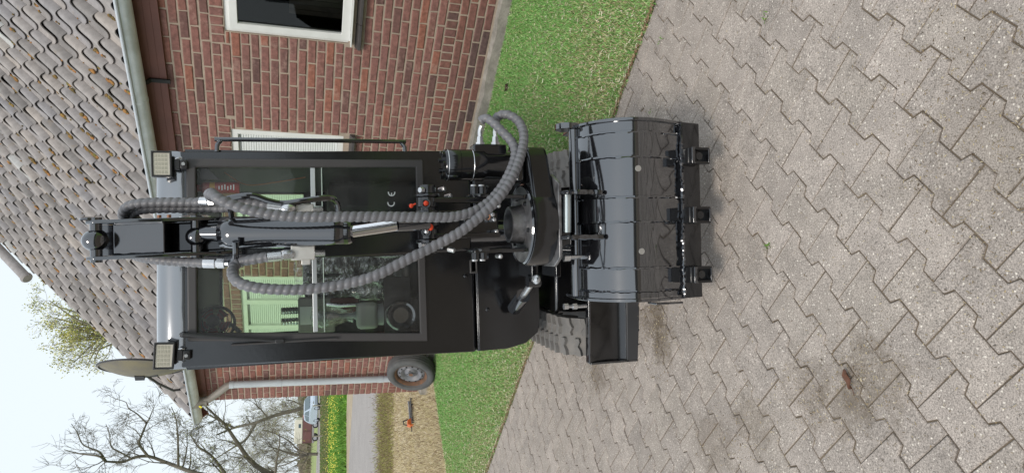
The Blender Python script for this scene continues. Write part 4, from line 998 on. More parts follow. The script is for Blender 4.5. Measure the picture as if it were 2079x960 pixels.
for (px, py, yy) in ((720, 640, .36), (745, 470, .36)):
    q = cb(px, py, yy); jy = MB(CY).lathe((q.x, q.y, q.z - .12), (0, 0, 1), [(.06, -.03), (.058, .0), (.045, .03), (.05, .045), (.036, .07), (.04, .085), (.026, .11), (.014, .13), (.014, .2), (.026, .22), (.03, .3), (.022, .33), (.0, .335)], 14).build('joystick', mat('joystick_grey', (.33, .34, .35), .5) if yy == .36 and px == 720 else bpy.data.materials['joystick_grey'], EXC)
    MB(CY).lathe((q.x, q.y, q.z + .07), (0, 0, 1), [(.0, .16), (.05, .15), (.062, .09), (.05, .02), (.03, -.03), (.04, -.06)], 11).build('plastic_bag', M_wrap, jy)
q = cb(745, 640, .34); MB(CY).box((q.x, q.y, q.z), (.14, .10, .11)).build('lever_console', mat('pale_console', (.42, .42, .40), .5), EXC, .02)
q = cb(745, 590, .40); MB(CY).ball(q, .075, 10, 7, (.7, .6, 1.3)).build('film_bundle', M_wrap, EXC)
q = cb(815, 640, .14); MB(CY).lathe((q.x, q.y + .02, q.z), (0, -1, 0), [(.0, .0), (.04, .0), (.05, .012), (.058, .03), (.07, .034), (.078, .022), (.08, -.03)], 28).build('instrument_gauge', M_pb, EXC)
q = cb(815, 600, .20); MB(CY).bx(q.x - .19, q.x + .10, q.y, q.y + .012, q.z - .05, q.z + .09).build('dash_panel', M_int, EXC, .004)
for k, (px, py, yy) in enumerate(((700, 575, .5), (690, 620, .55), (760, 560, .3), (780, 520, .3), (650, 560, .45))):
    q = cb(px, py, yy); MB(CY).tube([q + Vector((0, 0, -.1)), q, q + Vector((.01, .02, .07))], .010, 7).build('lever', M_stl if k % 2 else M_int, EXC)
q = cb(795, 595, .25); MB(CY).box(q, (.03, .01, .05)).build('warning_tag', mat('mint_tag', (.35, .62, .50), .6), EXC)
q = cb(700, 620, .6); MB(CY).box(q, (.09, .06, .16)).build('brown_cover', mat('brown_cover', (.10, .035, .03), .6), EXC, .01)
q = cb(740, 400, .5); MB(CY).box(q + Vector((0, .1, -.05)), (.16, .3, .5)).build('right_console', M_int, EXC, .03)
for (p_, s_) in (((420, 345), (.02, .012, .09)),):
    q = cb(*p_, .06); MB(CY).prism([(q.x - .045, q.z + .03), (q.x + .02, q.z + .03), (q.x + .02, q.z + .01), (q.x - .045, q.z - .055)], q.y, q.y + .01, 'y').build('gusset', M_rubf, EXC, .002)
MB(CY).tube(spline([cb(455, 350, .2), cb(500, 375, .22), cb(560, 370, .25), cb(620, 360, .3)], .02), .003, 5).build('loose_wire', mat('orange_wire', (.5, .2, .1), .5), EXC)
# cab fan
q = cb(435, 655, .34); fan = MB(CY).lathe(q, (.35, -.9, .1), [(.0, .02), (.03, .03), (.032, -.02), (.0, -.03)], 14).build('cab_fan', M_lh, EXC)
ax = Vector((.35, -.9, .1)).normalized(); n1 = ax.orthogonal().normalized(); n2 = ax.cross(n1)
for rr in (.03, .05, .07, .088): MB(CY).tube([q + ax * (.035 - rr * .15) + (n1 * math.cos(a) + n2 * math.sin(a)) * rr for a in [2 * math.pi * i / 24 for i in range(25)]], .0022, 5).build('cage_ring', M_lh, fan)
MB(CY).tube([q + ax * -.03 + (n1 * math.cos(a) + n2 * math.sin(a)) * .092 for a in [2 * math.pi * i / 24 for i in range(25)]], .008, 6).build('fan_shroud', M_lh, fan)
for k in range(5):
    a = 2 * math.pi * k / 5; d1 = n1 * math.cos(a) + n2 * math.sin(a); d2 = n1 * math.cos(a + .9) + n2 * math.sin(a + .9)
    MB(CY).add([q + d1 * .02, q + d1 * .08 + ax * .01, q + d2 * .08 - ax * .012, q + d2 * .02 - ax * .004], [(0, 1, 2, 3)]).build('fan_blade', mat('red_fan_blade', (.20, .015, .015), .4) if k == 0 else bpy.data.materials['red_fan_blade'], fan)
MB(CY).tube([q - ax * .03, q + Vector((-.02, .05, -.08)), q + Vector((-.06, .04, -.12))], .012, 8).build('fan_foot', M_lh, fan)
# fire extinguisher hanging in the cab (a thing of its own)
e0, e1 = CM @ cb(400, 382, .12), CM @ cb(487, 382, .12)
fx = empty('fire_extinguisher', e1, 'small red and yellow fire extinguisher behind the cab windscreen', 'fire extinguisher', rot=(0, -.04, .07)); h_ = (e0 - e1).length * .99
M_er = mat('red_can', (.42, .03, .03), .3, c2=(.36, .06, .04), scale=30); M_ey = mat('yellow_band', (.60, .33, .04), .35)
can = MB().lathe((0, 0, 0), (0, 0, 1), [(.0, .0), (.026, .001), (.029, .008), (.029, h_ * .58)], 20).build('can', M_er, fx)
MB().lathe((0, 0, 0), (0, 0, 1), [(.0292, h_ * .58), (.0292, h_ * .70)], 20).build('band', M_ey, fx)
MB().lathe((0, 0, 0), (0, 0, 1), [(.029, h_ * .70), (.029, h_ * .86), (.018, h_ * .93), (.018, h_), (0, h_)], 20).build('neck', M_er, fx)
for k in range(6): MB().bx(-.014 + .003 * (k % 2), .014 - .004 * (k % 3), -.0302, -.0294, h_ * .12 + k * .013, h_ * .12 + k * .013 + .005).build('print_line', M_wp, can, smooth=0)
# ---- undercarriage: tracks, frame, blade
TR, TLN = .185, 1.12
def stadium(r, n=14):
    pts = []
    for i in range(n + 1):
        a = -math.pi / 2 - math.pi * i / n; pts.append((-.12 + r * math.cos(a), TR + .004 + r * math.sin(a)))
    for i in range(n + 1):
        a = math.pi / 2 - math.pi * i / n; pts.append((-.12 + TLN - 2 * TR + r * math.cos(a), TR + .004 + r * math.sin(a)))
    return pts
peri = 2 * math.pi * (TR - .022) + 2 * (TLN - 2 * TR)
def along(s):
    r = TR - .022; st = TLN - 2 * TR; s %= peri; h = math.pi * r; zc = TR + .004
    if s < h: a = -math.pi / 2 - s / r; return (-.12 + r * math.cos(a), zc + r * math.sin(a)), a
    s -= h
    if s < st: return (-.12 + s, zc + r), math.pi / 2
    s -= st
    if s < h: a = math.pi / 2 - s / r; return (-.12 + st + r * math.cos(a), zc + r * math.sin(a)), a
    s -= h; return (-.12 + st - s, zc - r), -math.pi / 2
lugm = MB()                                             # one wavy lug: x across, y along the belt, z outwards
U = [0, .2, .45, .7, 1.0]; off = [0.0, .004, -.006, .007, .012]
for top in (0, 1):
    for u, f_ in zip(U, off):
        w = .015 if not top else .0105
        lugm.v += [(u * .085, f_ - w, top * .022 - .004), (u * .085, f_ + w, top * .022 - .004)]
for i in range(4): lugm.f += [(10 + 2 * i, 10 + 2 * i + 2, 10 + 2 * i + 3, 10 + 2 * i + 1), (2 * i, 2 * i + 2, 10 + 2 * i + 2, 10 + 2 * i), (2 * i + 1, 10 + 2 * i + 1, 10 + 2 * i + 3, 2 * i + 3)]
lugm.f += [(0, 10, 11, 1), (8, 9, 19, 18)]
lugm = lugm.mesh('tread_lug', M_track, 40)
NL = 34
for sx in (-1, 1):
    cx = sx * .421 - .016
    bl_ = MB(); o_, i_ = stadium(TR - .020), stadium(TR - .055); k = len(o_)
    bl_.ring([(cx - .092, y, z) for y, z in o_], [(cx - .092, y, z) for y, z in i_], [(cx + .092, y, z) for y, z in o_], [(cx + .092, y, z) for y, z in i_])
    trk = bl_.build('track', M_track, EXC, smooth=50)
    for r_i in range(NL):
        for half in (0, 1):
            (y, z), a = along((r_i + .5 * half) * peri / NL)
            o = link('tread_lug', lugm, trk)
            nrm = Vector((0, math.cos(a), math.sin(a))); xx = Vector((1 if half else -1, 0, 0)); tt = nrm.cross(xx)
            Mx = Matrix.Identity(4)
            for q in range(3): Mx[q][0] = xx[q]; Mx[q][1] = tt[q]; Mx[q][2] = nrm[q]; Mx[q][3] = (cx + (.008 if half else -.008), y, z)[q]
            o.matrix_local = Mx
    for y in (-.12, .16, .40, .63): 
        MB().cyl((cx - .05, y, TR + .004), (cx + .05, y, TR + .004), .10 if y in (-.12, .63) else .06, seg=20).build('roller', M_pm, trk)
MB().bx(-.34, .34, -.05, .75, .12, .34).bx(-.36, .36, .2, .5, .15, .3).build('chassis', M_pm, EXC, .015)
MB().cyl((0, .45, .33), (0, .45, .43), .26, seg=32).build('slew_ring', M_pm, EXC)
# dozer blade
y0 = -.33; bw0, bw1 = -.552, .50
bp = [(y0, .262), (y0 + .018, .22), (y0 + .030, .15), (y0 + .024, .085), (y0 + .004, .055), (y0 + .028, .055), (y0 + .050, .09), (y0 + .055, .15), (y0 + .045, .22), (y0 + .03, .262)]
blade = MB().prism(bp, bw0, bw1, 'x').build('dozer_blade', M_pm, EXC, .002)
MB().prism([(y0 - .004, .0), (y0 + .010, .0), (y0 + .012, .068), (y0 - .002, .066)], bw0 - .001, bw1 + .001, 'x').build('cutting_edge', mat('worn_edge_paint', (.045, .047, .052), .3), blade, .002)
MB().bx(bw0 - .002, bw1 + .002, y0 - .006, y0 + .034, .2625, .274).build('top_lip', M_pb, blade, .002)
for x in (bw0 - .006, bw1 + .006): MB().bx(x - .005, x + .005, y0 - .003, y0 + .058, .01, .262).build('end_plate', M_pb, blade, .002)
for x in (-.22, .22): MB().tube([(x, y0 + .05, .12), (x, -.02, .20), (x, .1, .22)], .032, 8).build('blade_arm', M_pm, blade)
MB().cyl((0, y0 + .06, .2), (0, .05, .33), .03, seg=14).build('blade_cylinder', M_pb, blade)

# ---- boom, swing bracket
def sec_tube(P, hw, hd, name, par, M=AZ, m=M_pm, bev=.006):
    b = MB(M); n = len(P)
    for k in range(n):
        t = (Vector(P[min(k + 1, n - 1)]) - Vector(P[max(k - 1, 0)])).normalized(); s = Vector((1, 0, 0)); u_ = t.cross(s).normalized(); w, d_ = hw[k], hd[k]; c = Vector(P[k])
        b.v += [tuple(M @ (c + s * a * w + u_ * e * d_)) for a, e in ((-1, -1), (1, -1), (1, 1), (-1, 1))]
    b.f = [(4 * k + i, 4 * k + (i + 1) % 4, 4 * k + 4 + (i + 1) % 4, 4 * k + 4 + i) for k in range(n - 1) for i in range(4)] + [(0, 3, 2, 1), tuple(4 * n - 4 + i for i in range(4))]
    return b.build(name, m, par, bev)
boom = sec_tube([(-.03, -.22, .62), (-.03, -.20, .95), (-.03, -.18, 1.30), (-.01, -.30, 1.66), (0, -.52, 1.90), (0, -.78, 2.02)], [.06, .075, .08, .08, .07, .045], [.08, .10, .12, .11, .09, .05], 'boom', EXC)
MB(AZ).bx(-.10, .04, -.36, -.05, .30, .40).bx(-.10, .04, -.36, -.05, .56, .64).bx(-.08, .02, -.14, -.05, .40, .56).build('swing_bracket', M_pm, EXC, .01)
MB(AZ).cyl((-.03, -.26, .26), (-.03, -.26, .68), .035, seg=20).build('swing_pin', M_pb, EXC)
# boom lift cylinder and swing cylinder
MB(AZ).cyl((-.03, -.33, .60), (-.02, -.34, 1.15), .042, seg=18).build('boom_cylinder', M_pb, EXC)
s0, s1 = ar(1083, 570, -.36), ar(1062, 600, -.22)
sw = MB(AY).cyl(s1, s1 + (s1 - s0) * .9, .036, seg=18).build('swing_cylinder', M_pb, EXC)
MB(AY).cyl(s0, s1, .016, seg=14).build('rod', M_stl, sw); MB(AY).cyl(s0 + Vector((0, 0, -.03)), s0 + Vector((0, 0, .03)), .03, seg=16).build('rod_eye', M_pm, sw)
q = ar(1086, 567, -.40); MB(AY).lathe(q + Vector((0, 0, -.01)), (0, -.5, .9), [(.022, 0), (.022, .01), (.016, .018), (0, .02)], 14).build('pin_head', M_stl, sw)
sb = MB(AY)
for z in (.44, .56): sb.bx(-.13, .0, -.40, -.20, z, z + .025)
sb.build('cylinder_lug', M_pm, EXC, .004)

# ---- stick (dipper) hanging in front of the cab
SW = .058
stick = MB(AZ)
stick.bx(-.092, .062, -.86, -.70, .98, 1.86)
stick.prism([(-.86, 1.86), (-.70, 1.86), (-.73, 2.02), (-.80, 2.06), (-.85, 2.0)], -.050, .050, 'x')
stick = stick.build('stick', M_pm, EXC, .006)
for sx in (-1, 1):
    pl = [(-.925, 2.262), (-.95, 2.235), (-.95, 2.19), (-.955, 1.98), (-.87, 1.80), (-.72, 1.80), (-.68, 1.98), (-.70, 2.1), (-.86, 2.255)]
    MB(AZ).prism(pl, sx * .052 - .006 * 0 if sx > 0 else -.064, .064 if sx > 0 else -.052, 'x').build('clevis_plate', M_pb, stick, .003)
MB(AZ).add([(-.0515, -.900, 2.188), (.0515, -.900, 2.188), (.0515, -.935, 2.032), (-.0515, -.935, 2.032), (-.0515, -.80, 2.20), (.0515, -.80, 2.20), (.0515, -.78, 2.02), (-.0515, -.78, 2.02)], [(0, 1, 2, 3), (4, 7, 6, 5), (0, 4, 5, 1), (3, 2, 6, 7)]).build('box_plate', M_pb, stick, .003)
MB(AZ).bx(-.0515, .0515, -.82, -.80, 1.80, 2.255).build('back_plate', M_pb, stick)
MB(AZ).cyl((-.072, -.925, 2.232), (.072, -.925, 2.232), .018, seg=14).build('pin', M_pb, stick); 
MB(AZ).ball((0, -.925, 2.234), .038, 16, 10, (.95, 1, 1.05)).build('rod_end', M_pb, stick)
MB(AZ).cyl((-.07, -.90, 1.94), (.07, -.90, 1.94), .018, seg=14).build('pin', M_pb, stick)
MB(AZ).ball((0, -.905, 1.94), .034, 14, 9, (.95, 1, 1)).build('cylinder_eye', M_pb, stick)
for x, z in ((.066, 2.262 - .008), (.066, 1.985), (.066, 1.93), (-.066, 1.985)):
    sg = 1 if x > 0 else -1; MB(AZ).lathe((x, -.80 if z < 2.2 else -.92, z), (sg, 0, 0), [(.026, 0), (.024, .006), (.012, .010), (0, .010)], 16).build('pivot_cap', M_stl if z < 2.2 else M_pb, stick)
for z in (2.06, 2.03): MB(AZ).cyl((.064, -.86, z), (.078, -.86, z), .007, seg=8).build('copper_nut', M_cop, stick)
wb = MB(AZ); Rw = random.Random(2)                       # weld beads along the box plate
for sx in (-.0515, .0515): wb.tube([(sx, -.900 - (.035 * i / 12) - .002, 2.186 - i * .0126) for i in range(13)], [.004 + Rw.uniform(0, .003) for _ in range(13)], 6)
for k in range(7): wb.ball((Rw.uniform(-.04, .045), -.822, 1.97 + Rw.uniform(-.02, .03)), Rw.uniform(.006, .013), 7, 5)
wb.build('weld_bead', M_pb, stick)
# bucket cylinder with its guard
a0, a1 = ar(447, 473, -.925), ar(716, 470, -1.045); r0_, r1_ = ar(718, 463, -1.045), ar(806, 457, -1.05)
ax = (a1 - a0).normalized()
cyl = MB(AY).lathe(a0, ax, [(.0, 0), (.036, .0), (.043, .008), (.043, (a1 - a0).length - .012), (.038, (a1 - a0).length), (.024, (a1 - a0).length + .003), (0, (a1 - a0).length + .004)], 26).build('bucket_cylinder', M_pb, EXC, smooth=45)
b = MB(AY); L = (a1 - a0).length; s_x = Vector((1, 0, 0)); s_y = Vector((0, -.96, .26)); ng = 12       # guard shell, widest at the top
rows_ = 10
for i in range(rows_ + 1):
    f = i / rows_; half = math.radians(86 - 40 * f ** 1.8)
    for j in range(ng + 1):
        th = -half + 2 * half * j / ng; b.v.append(tuple(AY @ (a0 + ax * (.01 + f * L * .93) + (s_x * math.sin(th) + s_y * math.cos(th)) * .052)))
b.f = [(i * (ng + 1) + j, i * (ng + 1) + j + 1, (i + 1) * (ng + 1) + j + 1, (i + 1) * (ng + 1) + j) for i in range(rows_) for j in range(ng)]
gd = b.build('cylinder_guard', M_pb, cyl, smooth=60); so_ = gd.modifiers.new('thick', 'SOLIDIFY'); so_.thickness = .003
MB(AY).tube([a0 + ax * -.06, a0 + ax * .005], [.026, .030], 12).build('tail_lug', M_pb, cyl)
for f in (.55, .74): MB(AY).lathe(a0, ax, [(.0435, f * L), (.0448, f * L + .001), (.0435, f * L + .004)], 26).build('band', M_pm, cyl)
MB(AY).cyl(a1 + ax * -.002, r0_.lerp(r1_, .99), .0205, seg=18).build('rod', M_chr, cyl)
MB(AY).cyl(r1_.lerp(r0_, .03), ar(866, 453, -1.0), .023, .026, seg=14).build('rod_head', M_pb, cyl)
# linkage pin assembly across the stick foot
lk = ar(869, 446, -.95); zc = lk.z
ln = MB(AY).cyl((ar(869, 397, -.95).x, -.95, zc), (ar(869, 497, -.95).x, -.95, zc), .028, seg=20).build('link_shaft', M_pm, EXC)
def seg_y(pa, pb, r, name, par, m=M_pm, z=zc, y=-.95, bev=.003):
    return MB(AY).cyl((ar(869, pa, y).x, y, z), (ar(869, pb, y).x, y, z), r, seg=22).build(name, m, par, bev)
seg_y(376, 394, .030, 'end_cap', ln); seg_y(394, 400, .044, 'collar', ln); seg_y(400, 421, .038, 'link_boss', ln); seg_y(428, 459, .046, 'cylinder_rod_eye', ln); seg_y(464, 486, .038, 'link_boss', ln); seg_y(486, 494, .044, 'collar', ln); seg_y(494, 514, .031, 'end_cap', ln)
for (px, py) in ((857, 386), (858, 498)):
    q = ar(px, py, -.985); MB(AY).hexbolt(q, (0, -.6, .8), .011, .012).build('cap_bolt', M_stl, ln)
for (px, py) in ((864, 413), (865, 470)):
    q = ar(px, py, -.988); MB(AY).lathe(q, (0, -1, .15), [(.017, .0), (.0175, .008), (.013, .008), (.012, .0)], 16).build('grease_ring', M_pm, ln); MB(AY).ball(q + Vector((0, -.010, .0)), .0095, 10, 6).build('grease_cap', M_red if px == 864 else M_stl, ln)
q = ar(874, 461, -1.0); MB(AY).ball(q, .0105, 10, 6, (1.2, 1, 1)).build('loose_cap', M_red, ln)
q = ar(835, 418, -1.0); MB(AY).ball(q, .008, 8, 6).cyl(q, q + Vector((.008, 0, -.016)), .003, seg=6).build('hanging_cap', M_red, ln)
for (px, py) in ((893, 386), (906, 400), (888, 498), (912, 506)):
    q = ar(px, py, -.93); MB(AY).hexbolt(q, (.2 if py < 440 else -.2, -.6, -.7), .0095, .022).build('bolt', M_stl, ln)
# link plates down to the hitch
for (pa, pb, pc) in ((408, 402, .010), (480, 500, .010)):
    u0_, u1_ = ar(875, pa, -.94), ar(995, pb, -.92); b = MB(AY)
    b.prism([(-.985, u0_.z), (-.95, u0_.z + .03), (-.915, u0_.z), (-.905, u1_.z - .02), (-.965, u1_.z - .03)], u0_.x - .008, u0_.x + .010, 'x'); b.build('link_plate', M_pm, EXC, .003)
ctr = ar(960, 455, -.88)
MB(AY).bx(ar(960, 430, -.88).x - .0, ar(960, 480, -.88).x, -.90, -.80, .88, 1.02).build('stick_foot', M_pm, EXC, .008)
for pyc, sg in ((398, 1), (507, -1)):
    u_ = ar(975, pyc, -.93); b = MB(AY)
    pl = [(-.97, .935), (-.975, .97), (-.955, .995), (-.92, 1.005), (-.86, 1.0), (-.85, .93)]
    b.prism(pl, u_.x - .006, u_.x + .006, 'x'); pe = b.build('hitch_plate', M_pm, EXC, .003)
    for (pz, r_) in ((.985, .017), (.955, .019)):
        MB(AY).cyl((u_.x + sg * .004, -.93, pz - .004), (u_.x + sg * .036, -.93, pz - .004), r_, seg=16).build('boss', M_pm, pe, .002)
        MB(AY).lathe((u_.x + sg * .036, -.93, pz), (sg, 0, 0), [(.012, 0), (.011, .006), (0, .007)], 10).build('nut', M_stl, pe)
q = ar(988, 440, -.97); MB(AY).lathe(q, (0, -1, .2), [(.014, 0), (.014, .01), (.009, .01), (.009, .0)], 14).build('copper_ring', M_cop, EXC)
# ---- rotator: slew drum, collar, motor
RC = Vector((ar(1080, 455, -.90).x, -.86, 0)); zt, zb_ = .775, .68
drum = MB(AY).lathe((RC.x, RC.y, 0), (0, 0, 1), [(.05, zt + .004), (.148, zt + .004), (.160, zt - .004), (.163, zt - .02), (.163, zb_ + .012), (.158, zb_), (.05, zb_)], 44).build('rotator_drum', M_pm, EXC, smooth=40)
MB(AY).lathe((RC.x, RC.y, 0), (0, 0, 1), [(.052, zt), (.058, zt + .055), (.070, zt + .055), (.076, zt + .004)], 30).build('rotator_collar', M_scuf, drum, smooth=40)
MB(AY).lathe((RC.x, RC.y, 0), (0, 0, 1), [(.077, zt + .0055), (.148, zt + .0055)], 44).build('drum_top', M_scuf, drum, smooth=40)
for k in range(6):
    a = 2 * math.pi * k / 6 + .3; MB(AY).hexbolt((RC.x + .105 * math.cos(a), RC.y + .105 * math.sin(a), zt + .004), (0, 0, 1), .009, .01).build('drum_bolt', M_pm, drum)
MB(AY).lathe((RC.x, RC.y, 0), (0, 0, 1), [(.15 + Rw.uniform(0, .002), zt + .004), (.1525, zt + .0085), (.157, zt + .002)], 44).build('weld_ring', M_pb, drum)
for (px, py, m_) in ((1000, 436, M_stl), (1003, 446, M_stl), (1012, 418, M_stl), (1008, 470, M_stl), (1020, 395, M_pm), (1016, 520, M_stl), (1030, 385, M_stl)):
    q = ar(px, py, -.955); MB(AY).cyl(q, q + Vector((0, .05, 0)), .0085, seg=8).ball(q, .0095, 8, 6).build('fitting', m_, drum)
for (pyc) in (402, 508):
    u_ = ar(1015, pyc, -.88); MB(AY).prism([(-.97, .995), (-.86, 1.0), (-.80, .78), (-.95, .78)], u_.x - .007, u_.x + .007, 'x').build('bracket_plate', M_pm, drum, .003)
    MB(AY).tube([(u_.x, -.955 + .02 * i, .785 + Rw.uniform(0, .005)) for i in range(8)], [.006 + Rw.uniform(0, .004) for _ in range(8)], 6).build('weld_bead', M_pb, drum)
MX = ar(1000, 336, -.86)
hs_ = [(RC.x + .03, RC.y - .155), (MX.x + .03, -.93), (MX.x + .07, -.90), (MX.x + .075, -.82), (MX.x + .03, -.78), (RC.x + .03, RC.y + .155)]
MB(AY).prism(hs_, zb_ + .004, zt - .004, 'z').build('pinion_housing', M_pm, drum, .012)
MB(AY).prism([(RC.x - .165, -.95), (RC.x - .13, -1.015), (RC.x + .15, -1.015), (RC.x + .19, -.93), (RC.x + .19, -.76), (RC.x - .165, -.76)], zb_ - .014, zb_ - .0005, 'z').build('base_flange', M_scuf, drum, .003)
z0m, z1m = ar(1040, 336, -.86).z - .01, ar(901, 336, -.86).z
mot = MB(AY).lathe((MX.x, -.86, 0), (0, 0, 1), [(.0, z1m), (.056, z1m), (.060, z1m - .006), (.060, z1m - .055), (.0585, z1m - .056), (.0585, z1m - .058), (.060, z1m - .059), (.060, z1m - .105), (.0585, z1m - .106), (.0585, z1m - .108), (.060, z1m - .109), (.061, z1m - .15), (.053, z1m - .16), (.053, z0m)], 34).build('rotator_motor', M_pm, EXC, smooth=40)
MB(AY).lathe((MX.x, -.86, 0), (0, 0, 1), [(.0605, z1m - .012), (.0612, z1m - .011), (.0605, z1m - .009)], 34).lathe((MX.x, -.86, 0), (0, 0, 1), [(.0605, z1m - .108), (.0616, z1m - .107), (.0605, z1m - .105)], 34).build('bright_seam', M_stl, mot)
for k in range(7):
    a = 2 * math.pi * k / 7 + .2; MB(AY).cyl((MX.x + .046 * math.cos(a), -.86 + .046 * math.sin(a), z1m - .002), (MX.x + .046 * math.cos(a), -.86 + .046 * math.sin(a), z1m + .011), .0095, seg=10).build('motor_bolt', M_pm, mot)
MB(AY).bx(MX.x - .07, MX.x + .07, -.925, -.80, z0m - .02, z0m + .016).build('motor_flange', M_pm, mot, .01)
for dx in (-.06, .06): MB(AY).cyl((MX.x + dx, -.91, z0m + .016), (MX.x + dx, -.91, z0m + .034), .012, seg=12).build('flange_bolt', M_pm, mot)
pk = ar(975, 297, -.86); pk2 = ar(1006, 297, -.86)
MB(AY).bx(MX.x + .035, pk.x + .004, -.895, -.825, pk2.z - .035, pk.z + .035).build('port_block', M_pm, mot, .006)
for q in (pk, pk2):
    ft = MB(AY).cyl((q.x, -.86, q.z), (q.x + .014, -.86, q.z), .019, seg=6).build('port_fitting', M_stl, mot)
    MB(AY).cyl((q.x + .014, -.86, q.z), (q.x + .036, -.86, q.z), .0145, .0125, seg=6).build('nut', M_stl, ft)
    MB(AY).tube(spline([(q.x + .034, -.86, q.z), (q.x + .06, -.86, q.z), (q.x + .078, -.866, q.z - .006)], .006), .0085, 8).build('elbow', M_stl, ft)
# ---- quick hitch below the rotator
HX = RC.x
MB(AY).bx(HX - .09, HX + .09, -.95, -.76, .60, .664).build('hitch_body', M_pm, EXC, .01)
q = ar(1129, 436, -.952); MB(AY).lathe((q.x, -.950, q.z), (0, -1, 0), [(.022, 0), (.023, .003), (.019, .003), (.018, 0)], 20).build('round_hole', M_blk, EXC)
for py_ in (393, 482):
    u_ = ar(1150, py_, -.98); MB(AY).prism([(-1.03, .672), (-1.05, .655), (-1.06, .56), (-1.02, .50), (-.90, .50), (-.80, .56), (-.80, .66), (-.9, .676)], u_.x - .008, u_.x + .008, 'x').build('hitch_cheek', M_pm, EXC, .004)
    MB(AY).tube([(u_.x, -1.052 + .003 * math.sin(i * 2), .645 - i * .014) for i in range(10)], [.008 + Rw.uniform(0, .004) for _ in range(10)], 7).build('weld_bead', M_pb, EXC)
h0, h1 = ar(1151, 396, -.99), ar(1151, 472, -.99)
MB(AY).cyl(h0, h1, .0165, seg=18).build('hitch_pin', mat('zinc_pin', (.55, .62, .64), .3, .7), EXC)
q = ar(1154, 522, -.93); MB(AY).cyl(q + Vector((0, 0, .02)), q + Vector((0, 0, -.005)), .017, seg=6).build('hitch_bolt', M_stl, EXC); MB(AY).cyl(q + Vector((0, 0, -.005)), q + Vector((0, 0, -.09)), .009, seg=10).build('hitch_stud', M_stl, EXC)
for (px, py) in ((1148, 622), (1166, 622)):
    q = ar(px, py, -.55); MB(AY).cyl(q + Vector((0, 0, .008)), q + Vector((0, 0, -.012)), .014, seg=6).cyl(q + Vector((0, .0, -.012)), q + Vector((0, 0, -.06)), .008, seg=8).build('frame_bolt', M_stl, EXC)
# ---- bucket: shell, straps, sides, lip, teeth
def bpt(px, y): return at_f(AM, px, 430, y).z
BPF = [(1160, -.80), (1166, -.86), (1180, -.935), (1205, -1.005), (1235, -1.06), (1265, -1.098), (1295, -1.118), (1325, -1.115), (1355, -1.09), (1385, -1.06)]
prof = [(y, bpt(px, y)) for px, y in BPF]
pf = [(p.y, p.z) for p in spline([(0, a, b_) for a, b_ in prof], .012)]
bxl, bxr = at_f(AM, 1280, 606, -1.10).x, at_f(AM, 1280, 247, -1.10).x
def off_prof(o):
    out = []
    for i, (y, z) in enumerate(pf):
        a, c = pf[max(0, i - 1)], pf[min(len(pf) - 1, i + 1)]; t = Vector((c[0] - a[0], c[1] - a[1])).normalized(); out.append((y + t.y * o, z - t.x * o))
    return out
sgn = -1 if off_prof(.01)[len(pf) // 2][0] > pf[len(pf) // 2][0] else 1
def shell(x0, x1, o1, o2, i0=0, i1=None):
    A, B_ = off_prof(sgn * o1)[i0:i1], off_prof(sgn * o2)[i0:i1]; return MB(AY).prism(A + B_[::-1], x0, x1, 'x')
M_bk = mat('bucket_gloss_paint', (.005, .005, .006), .10, c2=(.008, .008, .009), scale=3, bscale=4, bstr=.12, bdist=.015, coat=1.0, rvar=.04, ior=1.9, stint=(.92, .95, 1.0))
bucket = shell(bxl, bxr, 0, -.010).build('bucket', M_bk, EXC, smooth=50)
def xat(py): return at_f(AM, 1270, py, -1.10).x
for (ya, yb_) in ((318, 268), (450, 400), (592, 545)):
    x0, x1 = xat(ya), xat(yb_); shell(x0, x1, .006, .0006, 4).build('wear_strap', M_bk, bucket, smooth=50)
    O = off_prof(sgn * .004)[4:]
    for xe in (x0, x1):
        P = []; 
        for i in range(len(O) - 1):
            P += [(xe + Rw.gauss(0, .0011), O[i][0], O[i][1])]
        MB(AY).tube(P, [.0035 + Rw.uniform(0, .0035) for _ in P], 6).build('weld_bead', M_bk, bucket)
for sg, xe in ((-1, bxl), (1, bxr)):
    O = off_prof(sgn * (.012 if sg > 0 else .008)); out = O + [(O[-1][0] + .05, O[-1][1] - .02), (-.62, prof[-1][1] + .12), (-.60, prof[0][1] - .18), (-.72, prof[0][1] + .0)]
    MB(AY).prism(out, xe + (sg * .001), xe + sg * .013, 'x').build('side_plate', M_bk, bucket, .002)
zt_ = prof[0][1]
MB(AY).cyl((bxl - .004, -.83, zt_ - .004), (bxr + .03, -.83, zt_ - .004), .0, seg=8) if False else None
tb0, tb1 = at_f(AM, 1163, 430, -.90), at_f(AM, 1172, 430, -.90)
MB(AY).cyl((bxl + .002, -.895, tb0.z - .012), (bxr - .002, -.895, tb0.z - .012), .021, seg=18).build('back_tube', M_bk, bucket)
P = [(bxl + (bxr - bxl) * i / 90, -.937 + Rw.gauss(0, .002), tb0.z - .034 + Rw.gauss(0, .002)) for i in range(91)]
MB(AY).tube(P, [.006 + Rw.uniform(0, .006) for _ in P], 7).build('weld_bead', M_bk, bucket)
for xe in (bxr + .012,): MB(AY).cyl((xe - .012, -.87, tb0.z + .004), (xe + .012, -.87, tb0.z + .004), .05, seg=24).build('ear', M_bk, bucket, .002)
lz = prof[-1][1]; ly = prof[-1][0]
lipo = [(ly - .020, lz + .012), (ly - .022, lz - .004), (ly - .002, bpt(1422, ly) - .0), (ly + .016, bpt(1422, ly)), (ly + .004, lz + .008)]
MB(AY).prism(lipo, bxl - .010, bxr + .008, 'x').build('cutting_lip', M_pm, bucket, .002)
P = [(bxl + (bxr - bxl) * i / 90, ly - .018 + Rw.gauss(0, .0015), lz + .008 + Rw.gauss(0, .0015)) for i in range(91)]
MB(AY).tube(P, [.004 + Rw.uniform(0, .005) for _ in P], 6).build('lip_weld', M_bk, bucket)
M_th = mat('tooth_black', (.012, .012, .013), .28)
